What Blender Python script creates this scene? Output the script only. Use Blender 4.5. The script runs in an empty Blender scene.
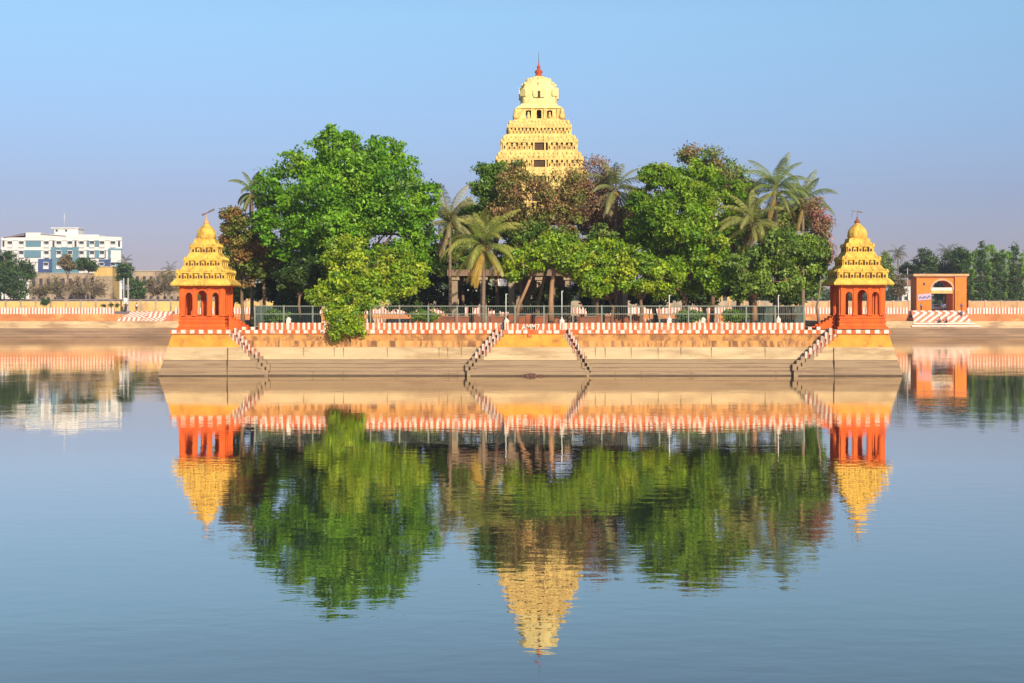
import bpy, math, random
import numpy as np
from mathutils import Vector, Matrix
R = math.radians
random.seed(7)
sc = bpy.context.scene
COL = sc.collection

# ------------------------------------------------------------------ camera, sky, sun, exposure
HC = 5.36; F = 1512.0; HY = 310.0
cam = bpy.data.cameras.new('camera'); camo = bpy.data.objects.new('camera', cam); COL.objects.link(camo)
cam.sensor_width = 36; cam.lens = 36 * F / 1024
cam.shift_y = (HY - 341.5) / 1024
cam.clip_start = 0.5; cam.clip_end = 20000
camo.location = (0, 0, HC); camo.rotation_euler = (R(90), 0, 0)
sc.camera = camo

SUN_EL, SUN_AZ = 24, 158
w = bpy.data.worlds.new('World'); sc.world = w; w.use_nodes = True
nt = w.node_tree; nt.nodes.clear()
sky = nt.nodes.new('ShaderNodeTexSky'); sky.sky_type = 'NISHITA'; sky.sun_disc = False
sky.sun_elevation = R(SUN_EL); sky.sun_rotation = R(SUN_AZ)
sky.air_density = 1.0; sky.dust_density = 0.3; sky.ozone_density = 2.0; sky.altitude = 100
bg = nt.nodes.new('ShaderNodeBackground'); bg.inputs[1].default_value = 0.11
wo = nt.nodes.new('ShaderNodeOutputWorld')
tc = nt.nodes.new('ShaderNodeTexCoord'); sx_ = nt.nodes.new('ShaderNodeSeparateXYZ'); nt.links.new(tc.outputs['Generated'], sx_.inputs[0])
cr = nt.nodes.new('ShaderNodeValToRGB'); nt.links.new(sx_.outputs[2], cr.inputs[0])
els = cr.color_ramp.elements; els[0].position = 0.0; els[0].color = (.44, .385, .59, 1); els[1].position = .30; els[1].color = (1, 1, 1, 1)
for p_, c_ in ((.035, (.455, .40, .61, 1)), (.075, (.51, .485, .70, 1)), (.125, (.66, .70, .88, 1)), (.19, (.86, .98, 1.05, 1))): e_ = els.new(p_); e_.color = c_
mxs = nt.nodes.new('ShaderNodeMix'); mxs.data_type = 'RGBA'; mxs.blend_type = 'MULTIPLY'; mxs.inputs[0].default_value = 1
nt.links.new(sky.outputs[0], mxs.inputs[6]); nt.links.new(cr.outputs[0], mxs.inputs[7]); nt.links.new(mxs.outputs[2], bg.inputs[0]); nt.links.new(bg.outputs[0], wo.inputs[0])
sun = bpy.data.lights.new('sun', 'SUN'); suno = bpy.data.objects.new('sun', sun); COL.objects.link(suno)
sun.energy = 4.9; sun.angle = R(0.5); sun.color = (1.0, 0.86, 0.66)
tosun = Vector((math.sin(R(SUN_AZ)) * math.cos(R(SUN_EL)), math.cos(R(SUN_AZ)) * math.cos(R(SUN_EL)), math.sin(R(SUN_EL))))
suno.rotation_euler = (-tosun).to_track_quat('-Z', 'Y').to_euler(); suno.location = (30, -60, 60)
sc.view_settings.view_transform = 'Standard'; sc.view_settings.look = 'None'
sc.view_settings.exposure = 0.18; sc.view_settings.gamma = 1; sc.view_settings.use_curve_mapping = False
sc.cycles.use_denoising = True; sc.cycles.max_bounces = 8; sc.cycles.volume_bounces = 0
sc.cycles.transparent_max_bounces = 8

# ------------------------------------------------------------------ helpers
def X(px, D): return (px - 512) * D / F
def Z(py, D): return HC - (py - HY) * D / F

class MB:
    def __init__(s): s.v = []; s.f = []; s.m = []; s.s = []; s.T = None
    def add(s, vs, fs, mat=0, smooth=False):
        b = len(s.v)
        if s.T is not None: vs = [tuple(s.T @ Vector(p)) for p in vs]
        s.v += [tuple(p) for p in vs]
        for f in fs: s.f.append([b + i for i in f]); s.m.append(mat); s.s.append(smooth)
    def box(s, x0, x1, y0, y1, z0, z1, mat=0):
        s.hexa(x0, x1, y0, y1, z0, z0, z1, z1, mat)
    def hexa(s, x0, x1, y0, y1, za0, za1, zb0, zb1, mat=0):
        s.add([(x0, y0, za0), (x1, y0, za1), (x1, y1, za1), (x0, y1, za0), (x0, y0, zb0), (x1, y0, zb1), (x1, y1, zb1), (x0, y1, zb0)],
              [(0, 3, 2, 1), (4, 5, 6, 7), (0, 1, 5, 4), (1, 2, 6, 5), (2, 3, 7, 6), (3, 0, 4, 7)], mat)
    def sq(s, prof, cx=0, cy=0, mat=0, rx=1, ry=1, cap=True, n=4):
        """square loft: prof = [(half width, z)]"""
        vs = []; fs = []
        for h, z in prof:
            for a, b in ((-1, -1), (1, -1), (1, 1), (-1, 1)): vs.append((cx + a * h * rx, cy + b * h * ry, z))
        for i in range(len(prof) - 1):
            for k in range(4):
                a = i * 4 + k; b = i * 4 + (k + 1) % 4
                fs.append((a, b, b + 4, a + 4))
        if cap: fs.append((3, 2, 1, 0)); e = (len(prof) - 1) * 4; fs.append((e, e + 1, e + 2, e + 3))
        s.add(vs, fs, mat)
    def rectloft(s, rings, mat=0, mats=None, cap=False):
        """rings: [(x0,x1,y0,y1,z)]"""
        vs = []
        for x0, x1, y0, y1, z in rings: vs += [(x0, y0, z), (x1, y0, z), (x1, y1, z), (x0, y1, z)]
        for i in range(len(rings) - 1):
            fs = []
            for k in range(4):
                a = k; b = (k + 1) % 4
                fs.append((a, b, b + 4, a + 4))
            s.add(vs[i * 4:i * 4 + 8], fs, mats[i] if mats else mat)
        if cap: s.add(vs[-4:], [(0, 1, 2, 3)], mats[-1] if mats else mat)
    def lathe(s, prof, c=(0, 0, 0), n=16, mat=0, smooth=True, rib=None):
        vs = []; fs = []
        for r, z in prof:
            for k in range(n):
                a = 2 * math.pi * k / n
                rr = r * (rib(a) if rib else 1)
                vs.append((c[0] + rr * math.cos(a), c[1] + rr * math.sin(a), c[2] + z))
        for i in range(len(prof) - 1):
            for k in range(n):
                a = i * n + k; b = i * n + (k + 1) % n
                fs.append((a, b, b + n, a + n))
        fs.append(tuple(range(n - 1, -1, -1))); e = (len(prof) - 1) * n; fs.append(tuple(range(e, e + n)))
        s.add(vs, fs, mat, smooth)
    def tube(s, pts, rad, n=6, mat=0, smooth=True):
        pts = [Vector(p) for p in pts]
        if not isinstance(rad, (list, tuple)): rad = [rad] * len(pts)
        vs = []; fs = []
        for i, p in enumerate(pts):
            d = (pts[min(i + 1, len(pts) - 1)] - pts[max(i - 1, 0)])
            if d.length < 1e-6: d = Vector((0, 0, 1))
            d.normalize()
            u = d.cross(Vector((0.31, 0.95, 0.05))); 
            if u.length < 1e-3: u = d.cross(Vector((1, 0, 0)))
            u.normalize(); v = d.cross(u)
            for k in range(n):
                a = 2 * math.pi * k / n
                vs.append(tuple(p + (u * math.cos(a) + v * math.sin(a)) * rad[i]))
        for i in range(len(pts) - 1):
            for k in range(n):
                a = i * n + k; b = i * n + (k + 1) % n
                fs.append((a, b, b + n, a + n))
        fs.append(tuple(range(n - 1, -1, -1))); e = (len(pts) - 1) * n; fs.append(tuple(range(e, e + n)))
        s.add(vs, fs, mat, smooth)
    def ball(s, c, r, mat=0, n=10, m=6, sz=1.0):
        prof = [(max(0.02 * r, r * math.sin(math.pi * i / m)), -r * sz * math.cos(math.pi * i / m)) for i in range(m + 1)]
        s.lathe(prof, c, n, mat)
    def archwall(s, x0, x1, y0, y1, z0, z1, opens, mat=0, k=8):
        """wall in the xz plane, thickness y0..y1; opens = [(xc, halfw, zsill, zspring, rise)]"""
        x = x0
        for xc, h, zs, zp, rise in sorted(opens):
            s.box(x, xc - h, y0, y1, z0, z1, mat)
            if zs > z0 + 1e-3: s.box(xc - h, xc + h, y0, y1, z0, zs, mat)
            za = lambda t: zp + rise * math.sqrt(max(0, 1 - t * t))
            for i in range(k):
                t0 = -math.cos(math.pi * i / k); t1 = -math.cos(math.pi * (i + 1) / k)
                s.hexa(xc + t0 * h, xc + t1 * h, y0, y1, za(t0), za(t1), z1, z1, mat)
            x = xc + h
        s.box(x, x1, y0, y1, z0, z1, mat)
    def build(s, name, mats, parent=None):
        me = bpy.data.meshes.new(name); me.from_pydata(s.v, [], s.f)
        for m in (mats if isinstance(mats, (list, tuple)) else [mats]): me.materials.append(m)
        me.polygons.foreach_set('material_index', s.m); me.polygons.foreach_set('use_smooth', s.s); me.update()
        return link(name, me, parent)

def link(name, data, parent=None):
    o = bpy.data.objects.new(name, data); COL.objects.link(o)
    if parent: o.parent = parent
    return o
def tag(o, label=None, cat=None, group=None, kind=None):
    if label: o['label'] = label
    if cat: o['category'] = cat
    if group: o['group'] = group
    if kind: o['kind'] = kind
    return o
def thing(name, loc, label, cat, group=None, rz=0):
    o = bpy.data.objects.new(name, None); COL.objects.link(o); o.location = loc; o.rotation_euler = (0, 0, rz)
    o.empty_display_size = 0.5
    return tag(o, label, cat, group)
def copy_tree(o, parent=None):
    c = o.copy(); COL.objects.link(c); c.parent = parent
    for ch in o.children: copy_tree(ch, c)
    return c

# ------------------------------------------------------------------ materials
def paint(name, col, rough=0.8, var=0.25, scale=1.5, stain=None, stain_amt=0.5, stretch=(1, 1, 1), bump=0.0, fine=12.0, spec=0.3, stain_scale=0.6, thr=0.55):
    m = bpy.data.materials.new(name); m.use_nodes = True; t = m.node_tree; b = t.nodes['Principled BSDF']
    b.inputs['Roughness'].default_value = rough
    b.inputs['Specular IOR Level'].default_value = spec
    g = t.nodes.new('ShaderNodeNewGeometry')
    mp = t.nodes.new('ShaderNodeMapping'); mp.inputs['Scale'].default_value = stretch
    t.links.new(g.outputs['Position'], mp.inputs[0])
    n1 = t.nodes.new('ShaderNodeTexNoise'); n1.inputs['Scale'].default_value = scale; n1.inputs['Detail'].default_value = 6; n1.inputs['Roughness'].default_value = 0.65
    t.links.new(mp.outputs[0], n1.inputs[0])
    mr = t.nodes.new('ShaderNodeMapRange'); mr.inputs[1].default_value = 0.3; mr.inputs[2].default_value = 0.7; mr.inputs[3].default_value = 1 - var; mr.inputs[4].default_value = 1 + var * 0.6
    t.links.new(n1.outputs[0], mr.inputs[0])
    mul = t.nodes.new('ShaderNodeMix'); mul.data_type = 'RGBA'; mul.blend_type = 'MULTIPLY'; mul.inputs[0].default_value = 1
    mul.inputs[6].default_value = (*col, 1)
    t.links.new(mr.outputs[0], mul.inputs[7])
    out = mul.outputs[2]
    if stain:
        n2 = t.nodes.new('ShaderNodeTexNoise'); n2.inputs['Scale'].default_value = stain_scale; n2.inputs['Detail'].default_value = 8; n2.inputs['Roughness'].default_value = 0.7
        t.links.new(mp.outputs[0], n2.inputs[0])
        r2 = t.nodes.new('ShaderNodeMapRange'); r2.inputs[1].default_value = thr; r2.inputs[2].default_value = thr + 0.12; r2.inputs[3].default_value = 0; r2.inputs[4].default_value = stain_amt
        t.links.new(n2.outputs[0], r2.inputs[0])
        mx = t.nodes.new('ShaderNodeMix'); mx.data_type = 'RGBA'; mx.inputs[7].default_value = (*stain, 1)
        t.links.new(r2.outputs[0], mx.inputs[0]); t.links.new(out, mx.inputs[6]); out = mx.outputs[2]
    t.links.new(out, b.inputs['Base Color'])
    if bump:
        n3 = t.nodes.new('ShaderNodeTexNoise'); n3.inputs['Scale'].default_value = fine; n3.inputs['Detail'].default_value = 4
        t.links.new(mp.outputs[0], n3.inputs[0])
        bp = t.nodes.new('ShaderNodeBump'); bp.inputs['Strength'].default_value = 0.6; bp.inputs['Distance'].default_value = bump
        t.links.new(n3.outputs[0], bp.inputs['Height']); t.links.new(bp.outputs[0], b.inputs['Normal'])
    return m

def glassy(name, col, rough=0.15):
    m = bpy.data.materials.new(name); m.use_nodes = True; b = m.node_tree.nodes['Principled BSDF']
    b.inputs['Base Color'].default_value = (*col, 1); b.inputs['Roughness'].default_value = rough
    return m

M = {}
M['orange'] = paint('orange_paint', (0.72, 0.125, 0.016), var=0.3, scale=1.6, stain=(0.36, 0.08, 0.035), stain_amt=0.6, thr=.5, stain_scale=1.4, stretch=(1, 1, .35))
M['yellow'] = paint('yellow_paint', (0.78, 0.485, 0.085), var=0.28, scale=3, stain=(0.34, 0.18, 0.05), stain_amt=0.7, stretch=(1, 1, .5), bump=0.12, fine=6, stain_scale=1.6, thr=.5)  # mottling carries both weathering and ochre shadow tones painted into the roof
M['gold'] = paint('tower_paint', (0.80, 0.58, 0.20), var=0.22, scale=2.5, stain=(0.42, 0.25, 0.10), stain_amt=0.6, stain_scale=1.4, thr=.5, bump=0.08, fine=5)
M['cream_dome'] = paint('dome_paint', (0.82, 0.68, 0.30), var=0.18, scale=2, stain=(0.55, 0.40, 0.16), stain_amt=0.4, bump=0.06, fine=4)
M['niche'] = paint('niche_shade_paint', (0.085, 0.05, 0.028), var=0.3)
M['red'] = paint('red_paint', (0.42, 0.075, 0.035))
M['white'] = paint('white_paint', (0.72, 0.65, 0.56), var=0.18, scale=2, stain=(0.45, 0.26, 0.16), stain_amt=0.6, stain_scale=1.5, thr=.5)
M['stripe_red'] = paint('stripe_orange_paint', (0.62, 0.12, 0.03), var=0.3, scale=2, stain=(0.58, 0.30, 0.17), stain_amt=0.6, stain_scale=1.3, thr=.5)
M['kerb_white'] = paint('worn_kerb_white', (0.58, 0.50, 0.43), var=0.25, scale=2, stain=(0.36, 0.22, 0.15), stain_amt=0.7, stain_scale=1.6, thr=.48)
M['kerb_red'] = paint('worn_kerb_red', (0.42, 0.12, 0.055), var=0.3, scale=2, stain=(0.40, 0.26, 0.18), stain_amt=0.7, stain_scale=1.6, thr=.48)
M['ochre_main'] = paint('faded_ochre', (0.54, 0.26, 0.075), var=0.35, scale=0.6, stain=(0.22, 0.10, 0.05), stain_amt=0.85, stretch=(1.2, 1, 1.0), stain_scale=1.0, thr=0.47)
M['ochre'] = paint('ochre_wall_paint', (0.70, 0.31, 0.045), var=0.30, scale=0.6, stain=(0.28, 0.12, 0.05), stain_amt=0.7, stretch=(1.3, 1, 1.2), stain_scale=0.9, thr=0.54)
M['ochre_stained'] = paint('stained_ochre', (0.62, 0.30, 0.10), var=0.35, scale=0.8, stain=(0.13, 0.06, 0.035), stain_amt=0.85, stretch=(2.6, 1, .5), stain_scale=.9, thr=0.47)
M['cream'] = paint('cream_stone', (0.58, 0.43, 0.25), var=0.22, scale=0.5, stain=(0.36, 0.24, 0.13), stain_amt=0.8, stain_scale=.45, thr=.5, stretch=(.5, 1, 3.0), bump=.03)
M['brown_stone'] = paint('brown_stone', (0.36, 0.255, 0.155), var=0.3, scale=0.5, stain=(0.20, 0.13, 0.085), stain_amt=0.85, stain_scale=.5, thr=.48, stretch=(.3, 1, 6.0), bump=.03)
M['algae_seam_shade'] = paint('waterline_stain_seam_shade', (0.10, 0.07, 0.045), var=0.3)
M['groove'] = paint('groove_dark', (0.20, 0.13, 0.08), var=0.4, scale=.4)  # flat dark colour drawing the step grooves and block joints
M['mud'] = paint('mud', (0.31, 0.20, 0.125), rough=0.95, var=0.4, scale=0.3, stain=(0.20, 0.125, 0.08), stain_amt=0.8, stain_scale=.35, thr=.48, stretch=(.3, 1, 3), bump=.05)
M['far_cream'] = paint('far_cream_stone', (0.58, 0.40, 0.22), var=0.35, scale=0.3, stain=(0.30, 0.18, 0.10), stain_amt=0.85, stain_scale=.4, thr=.48, stretch=(.4, 1, 2))
M['far_orange'] = paint('far_orange_wall', (0.52, 0.20, 0.07), var=0.35, scale=0.35, stain=(0.66, 0.38, 0.12), stain_amt=0.8, stain_scale=.4, thr=.48, stretch=(.5, 1, 1.5))
M['far_white'] = paint('far_white_paint', (0.78, 0.66, 0.60), var=0.12)
M['far_red'] = paint('far_red_paint', (0.55, 0.20, 0.12), var=0.2)
M['soil'] = paint('soil', (0.25, 0.16, 0.09), rough=1, var=0.4, scale=0.3, stain=(0.10, 0.12, 0.04), stain_amt=0.7)
M['brickred'] = paint('red_brown_wall', (0.32, 0.10, 0.05), var=0.4, scale=0.8, stain=(0.14, 0.07, 0.05), stain_amt=0.8)
M['railing'] = paint('railing_metal', (0.20, 0.225, 0.18), rough=0.5, var=0.15, stain=(0.38, 0.30, 0.22), stain_amt=0.4)
M['bars'] = paint('railing_bars', (0.07, 0.11, 0.09), rough=0.5, var=0.2)
M['pole'] = paint('pole_paint', (0.72, 0.70, 0.66), rough=0.5, var=0.1)
M['vane'] = paint('vane_metal', (0.16, 0.12, 0.11), rough=0.6)
M['bark'] = paint('bark', (0.20, 0.125, 0.075), rough=0.95, var=0.4, scale=2, stretch=(1, 1, .3), bump=.05)
M['bark_pale'] = paint('pale_bark', (0.36, 0.20, 0.11), rough=0.95, var=0.35, scale=2, stretch=(1, 1, .3), bump=.05)
M['bark_grey'] = paint('grey_bark', (0.25, 0.20, 0.17), rough=0.95, var=0.3, scale=2, stretch=(1, 1, .3))
M['palm_bark'] = paint('palm_bark', (0.24, 0.17, 0.12), rough=0.95, var=0.35, scale=2, stretch=(.4, .4, 4), bump=.05)
M['bwhite'] = paint('building_white', (0.68, 0.67, 0.66), var=0.06, scale=.3)
M['teal'] = paint('building_teal', (0.12, 0.24, 0.31), var=0.1, scale=.3)
M['navy'] = paint('building_navy', (0.05, 0.09, 0.22), var=0.1, scale=.3)
M['slate'] = paint('roof_slate', (0.22, 0.17, 0.18), var=0.2)
M['window'] = glassy('window_glass', (0.05, 0.06, 0.08))
M['byellow'] = paint('yellow_wall', (0.74, 0.50, 0.17), var=0.3, scale=.3, stain=(.45, .26, .13), stain_amt=.8, thr=.5)
M['bold'] = paint('old_plaster', (0.42, 0.32, 0.22), var=0.4, scale=.35, stain=(0.16, 0.12, 0.10), stain_amt=0.8, stretch=(1, 1, .6))
M['bbrown'] = paint('old_brown_wall', (0.25, 0.16, 0.12), var=0.4, scale=.4)
M['gate_orange'] = paint('gate_orange', (0.84, 0.215, 0.03), var=0.15, scale=.6, stain=(.7, .16, .04), stain_amt=.4)
M['gate_trim'] = paint('gate_trim', (0.66, 0.38, 0.19), var=0.3, scale=.6)
M['tile'] = paint('roof_tile', (0.42, 0.20, 0.13), var=0.3)
M['tyre'] = paint('tyre_rubber', (0.02, 0.02, 0.02), rough=.9)
M['carwhite'] = paint('car_white', (0.75, 0.75, 0.74), rough=.25, var=.03, spec=.5)
M['carblue'] = paint('car_grey', (0.25, 0.29, 0.36), rough=.25, var=.03, spec=.5)
M['skin'] = paint('skin', (0.24, 0.12, 0.07), rough=.6, var=.08)
M['hair'] = paint('hair', (0.015, 0.012, 0.01), rough=.6)
for nm, c in dict(shirt_white=(.7, .68, .62), shirt_blue=(.07, .10, .25), shirt_red=(.45, .05, .05), cloth_dark=(.04, .04, .06), shirt_brown=(.22, .10, .05), banner=(.55, .40, .50), shirt_teal=(.05, .25, .3)).items():
    M[nm] = paint(nm, c, var=.08)
M['concrete'] = paint('concrete', (0.42, 0.40, 0.37), var=.15)

# leaves: colour comes from a per-face attribute (the leaf's own colour)
def leafmat():
    m = bpy.data.materials.new('leaves'); m.use_nodes = True; t = m.node_tree; t.nodes.clear()
    a = t.nodes.new('ShaderNodeAttribute'); a.attribute_name = 'leafcol'
    d = t.nodes.new('ShaderNodeBsdfDiffuse'); tr = t.nodes.new('ShaderNodeBsdfTranslucent'); gl = t.nodes.new('ShaderNodeBsdfGlossy')
    gl.inputs['Roughness'].default_value = 0.45; gl.inputs['Color'].default_value = (.9, .9, .9, 1)
    m1 = t.nodes.new('ShaderNodeMixShader'); m1.inputs[0].default_value = 0.33
    m2 = t.nodes.new('ShaderNodeMixShader'); m2.inputs[0].default_value = 0.025
    o = t.nodes.new('ShaderNodeOutputMaterial')
    t.links.new(a.outputs['Color'], d.inputs[0]); t.links.new(a.outputs['Color'], tr.inputs[0])
    t.links.new(d.outputs[0], m1.inputs[1]); t.links.new(tr.outputs[0], m1.inputs[2])
    t.links.new(m1.outputs[0], m2.inputs[1]); t.links.new(gl.outputs[0], m2.inputs[2]); t.links.new(m2.outputs[0], o.inputs[0])
    return m
LEAF = leafmat()

# ------------------------------------------------------------------ water, ground, tank
def watermat():
    m = bpy.data.materials.new('water'); m.use_nodes = True; t = m.node_tree; b = t.nodes['Principled BSDF']
    t.nodes.remove(b)
    dif = t.nodes.new('ShaderNodeBsdfDiffuse'); dif.inputs[0].default_value = (.010, .024, .034, 1)
    glo = t.nodes.new('ShaderNodeBsdfGlossy'); glo.inputs['Color'].default_value = (1, .94, .84, 1); glo.inputs['Roughness'].default_value = .01
    fr = t.nodes.new('ShaderNodeFresnel'); fr.inputs['IOR'].default_value = 1.33
    ma = t.nodes.new('ShaderNodeMapRange'); ma.inputs[1].default_value = 0; ma.inputs[2].default_value = .54; ma.inputs[3].default_value = .07; ma.inputs[4].default_value = .95
    ms = t.nodes.new('ShaderNodeMixShader'); t.links.new(fr.outputs[0], ma.inputs[0]); t.links.new(ma.outputs[0], ms.inputs[0]); t.links.new(dif.outputs[0], ms.inputs[1]); t.links.new(glo.outputs[0], ms.inputs[2])
    t.links.new(ms.outputs[0], t.nodes['Material Output'].inputs['Surface'])
    g = t.nodes.new('ShaderNodeNewGeometry')
    hs = []
    for sx, sy, sca, det, amp in ((1, 1.6, 0.9, 3, 1.0), (1, 1.3, 2.6, 2, 0.12), (1, 1, 0.10, 2, 5.0)):
        mp = t.nodes.new('ShaderNodeMapping'); mp.inputs['Scale'].default_value = (sx, sy, 1)
        t.links.new(g.outputs['Position'], mp.inputs[0])
        n = t.nodes.new('ShaderNodeTexNoise'); n.inputs['Scale'].default_value = sca; n.inputs['Detail'].default_value = det
        t.links.new(mp.outputs[0], n.inputs[0])
        k = t.nodes.new('ShaderNodeMath'); k.operation = 'MULTIPLY'; k.inputs[1].default_value = amp
        t.links.new(n.outputs[0], k.inputs[0]); hs.append(k)
    a = t.nodes.new('ShaderNodeMath'); a.operation = 'ADD'; t.links.new(hs[0].outputs[0], a.inputs[0]); t.links.new(hs[1].outputs[0], a.inputs[1])
    a2 = t.nodes.new('ShaderNodeMath'); a2.operation = 'ADD'; t.links.new(a.outputs[0], a2.inputs[0]); t.links.new(hs[2].outputs[0], a2.inputs[1])
    mpw = t.nodes.new('ShaderNodeMapping'); mpw.inputs['Scale'].default_value = (.4, 1, 1); t.links.new(g.outputs['Position'], mpw.inputs[0])
    nw = t.nodes.new('ShaderNodeTexNoise'); nw.inputs['Scale'].default_value = .035; nw.inputs['Detail'].default_value = 3; t.links.new(mpw.outputs[0], nw.inputs[0])
    rw = t.nodes.new('ShaderNodeMapRange'); rw.inputs[1].default_value = .38; rw.inputs[2].default_value = .62; rw.inputs[3].default_value = .45; rw.inputs[4].default_value = 1.3; t.links.new(nw.outputs[0], rw.inputs[0])
    bp = t.nodes.new('ShaderNodeBump'); bp.inputs['Strength'].default_value = 1.0; bp.inputs['Distance'].default_value = 0.0048
    kd = t.nodes.new('ShaderNodeMath'); kd.operation = 'MULTIPLY'; kd.inputs[1].default_value = .0048; t.links.new(rw.outputs[0], kd.inputs[0]); t.links.new(kd.outputs[0], bp.inputs['Distance'])
    t.links.new(a2.outputs[0], bp.inputs['Height']); t.links.new(bp.outputs[0], glo.inputs['Normal']); t.links.new(bp.outputs[0], fr.inputs['Normal'])
    return m
TX, TY0, TY1 = 150.0, 1.5, 304.0
NEARZ, FARZ = 3.7, 5.1
mb = MB(); mb.add([(-TX - 1, TY0 - 1, 0), (TX + 1, TY0 - 1, 0), (TX + 1, TY1 + 1, 0), (-TX - 1, TY1 + 1, 0)], [(0, 1, 2, 3)])
tag(mb.build('water', watermat()), kind='structure')
mb = MB(); B = 2500
vs = [(-TX, TY0, NEARZ), (TX, TY0, NEARZ), (TX, TY1, FARZ), (-TX, TY1, FARZ), (-B, -B, NEARZ), (B, -B, NEARZ), (B, B, FARZ), (-B, B, FARZ)]
mb.add(vs, [(4, 5, 1, 0), (5, 6, 2, 1), (6, 7, 3, 2), (7, 4, 0, 3)])
tag(mb.build('ground', M['soil']), kind='structure')

# embankments: sides and near (plain), far (detailed)
def bank_strip(mb, p0, p1, inward, ztop0, ztop1):
    """stepped profile: (offset towards water, z fraction)"""
    prof = [(7.5, -1.0, 0), (5.4, 0.0, 0), (5.1, .12, 0), (5.05, .5, 0), (4.8, .55, 0), (4.75, 1.1, 0), (4.5, 1.15, 0), (4.45, 1.75, 0), (4.35, 1.8, 1), (3.9, 3.15, 1), (0.2, 3.2, 2), (0.0, None, 2)]
    (x0, y0), (x1, y1) = p0, p1; nx, ny = inward
    rows = []
    for off, z, m in prof:
        rows.append(((x0 + nx * off, y0 + ny * off, ztop0 if z is None else z), (x1 + nx * off, y1 + ny * off, ztop1 if z is None else z), m))
    for a, b in zip(rows, rows[1:]):
        mb.add([a[0], a[1], b[1], b[0]], [(0, 1, 2, 3)], b[2])
def cells(mb, x0, x1, y0, y1, z0, z1, pitch, frac, ma, mb_, relief=0.05):
    """striped parapet: wall in colour ma with painted raised blocks in colour mb_"""
    mb.box(x0, x1, y0, y1, z0, z1, ma)
    n = max(1, int(round(abs(x1 - x0) / pitch))); p = (x1 - x0) / n
    for i in range(n):
        f = frac * random.uniform(.72, 1.12); c = x0 + (i + .5) * p + random.uniform(-.09, .09) * p
        mb.box(c - p * f / 2, c + p * f / 2, y0 - relief, y1 + relief, z0 + 0.01, z1 + 0.012 + random.uniform(0, .01), mb_)

far = thing('embankment_wall', (0, TY1, 0), 'long stepped far bank wall with pale striped parapet beyond the water', 'wall')
mb = MB(); mb.T = Matrix.Translation((0, -TY1, 0))
bank_strip(mb, (-TX, TY1), (TX, TY1), (0, -1), 4.55, 4.55)
mb.box(-TX, TX, TY1, TY1 + 0.5, 4.0, 4.55, 2)
mb.build('bank_face', [M['mud'], M['far_cream'], M['far_orange']], far)
SL = (X(113, 303), X(172, 303)); SR = (X(911, 303), X(967, 303))
mb = MB(); mb.T = Matrix.Translation((0, -TY1, 0))
for a, b in ((-TX, SL[0]), (SL[1] + .3, SR[0] - .3), (SR[1] + .3, TX)):
    cells(mb, a, b, TY1 + .05, TY1 + .35, 4.553, 5.82, 0.62, 0.55, 0, 1)
mb.build('parapet', [M['far_red'], M['far_white']], far)

side = thing('embankment_wall', (0, 0, 0), 'plain stepped bank walls closing the sides and near end of the tank', 'wall')
mb = MB()
bank_strip(mb, (-TX, TY1), (-TX, TY0), (1, 0), FARZ, NEARZ)
bank_strip(mb, (TX, TY0), (TX, TY1), (-1, 0), NEARZ, FARZ)
mb.build('bank_face', [M['mud'], M['far_cream'], M['far_orange']], side)
mb = MB()
mb.add([(TX, TY0, NEARZ), (-TX, TY0, NEARZ), (-TX, TY0, -1), (TX, TY0, -1)], [(0, 1, 2, 3)])
mb.build('near_face', [M['far_cream']], side)

# far bank stairs painted in zigzag
def zig_stairs(name, x0, x1, xb0, xb1, ztop, zbot, n, label, mode):
    st = thing(name, ((x0 + x1) / 2, TY1, zbot), label, 'stairs', 'painted stairs on the far bank')
    cx = (x0 + x1) / 2; mb = MB(); mb.T = Matrix.Translation((-cx, -TY1, -zbot))
    h = (ztop - zbot) / n; run = 3.75 / n
    for i in range(n):                    # i = 0 top
        t = (i + 0.5) / n; a = x0 + (xb0 - x0) * t; b = x1 + (xb1 - x1) * t
        yf = TY1 - 0.2 - run * (i + 1); zt = ztop - i * h
        nc = int((b - a) / (.24 if mode == 'zig' else .37)); p = (b - a) / nc
        mb.box(a, b, yf, TY1 + .5, zbot - .15, zt - 0.001, 0)
        for k in range(nc):
            if mode == 'zig': sgn_ = (1 if i < n * .5 else -1) * (1 if k < nc * .5 else -1); on = (k + sgn_ * i) % 4 < 2
            else: on = ((k + i) % 4 < 2) if i > 1 else ((k - i + 3) % 4 < 2)
            if on: mb.box(a + k * p, a + (k + 1) * p, yf - 0.012, TY1 + .5, zt - h + .01, zt + 0.006, 1)
    mb.build('steps', [M['far_red'], M['far_white']], st)
    return st
zig_stairs('stairs', X(131, 303), X(172, 303), X(113, 303), X(164, 303), 5.05, 2.45, 14, 'stairs painted in red and white zigzags by the two concrete poles', 'zig')
srt = zig_stairs('stairs', X(912, 303), X(966, 303), X(910, 303), X(967, 303), 5.25, 2.9, 10, 'stairs painted in slanting red and white bands below the orange gate', 'diag')
mb = MB(); cx = srt.location.x
mb.box(-6.0, 6.2, -4.35, -3.96, -0.35, -0.1, 0); mb.box(-6.4, 7.2, -4.6, -4.36, -0.85, -0.6, 0)
mb.build('landing', [M['far_white']], srt)

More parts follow.
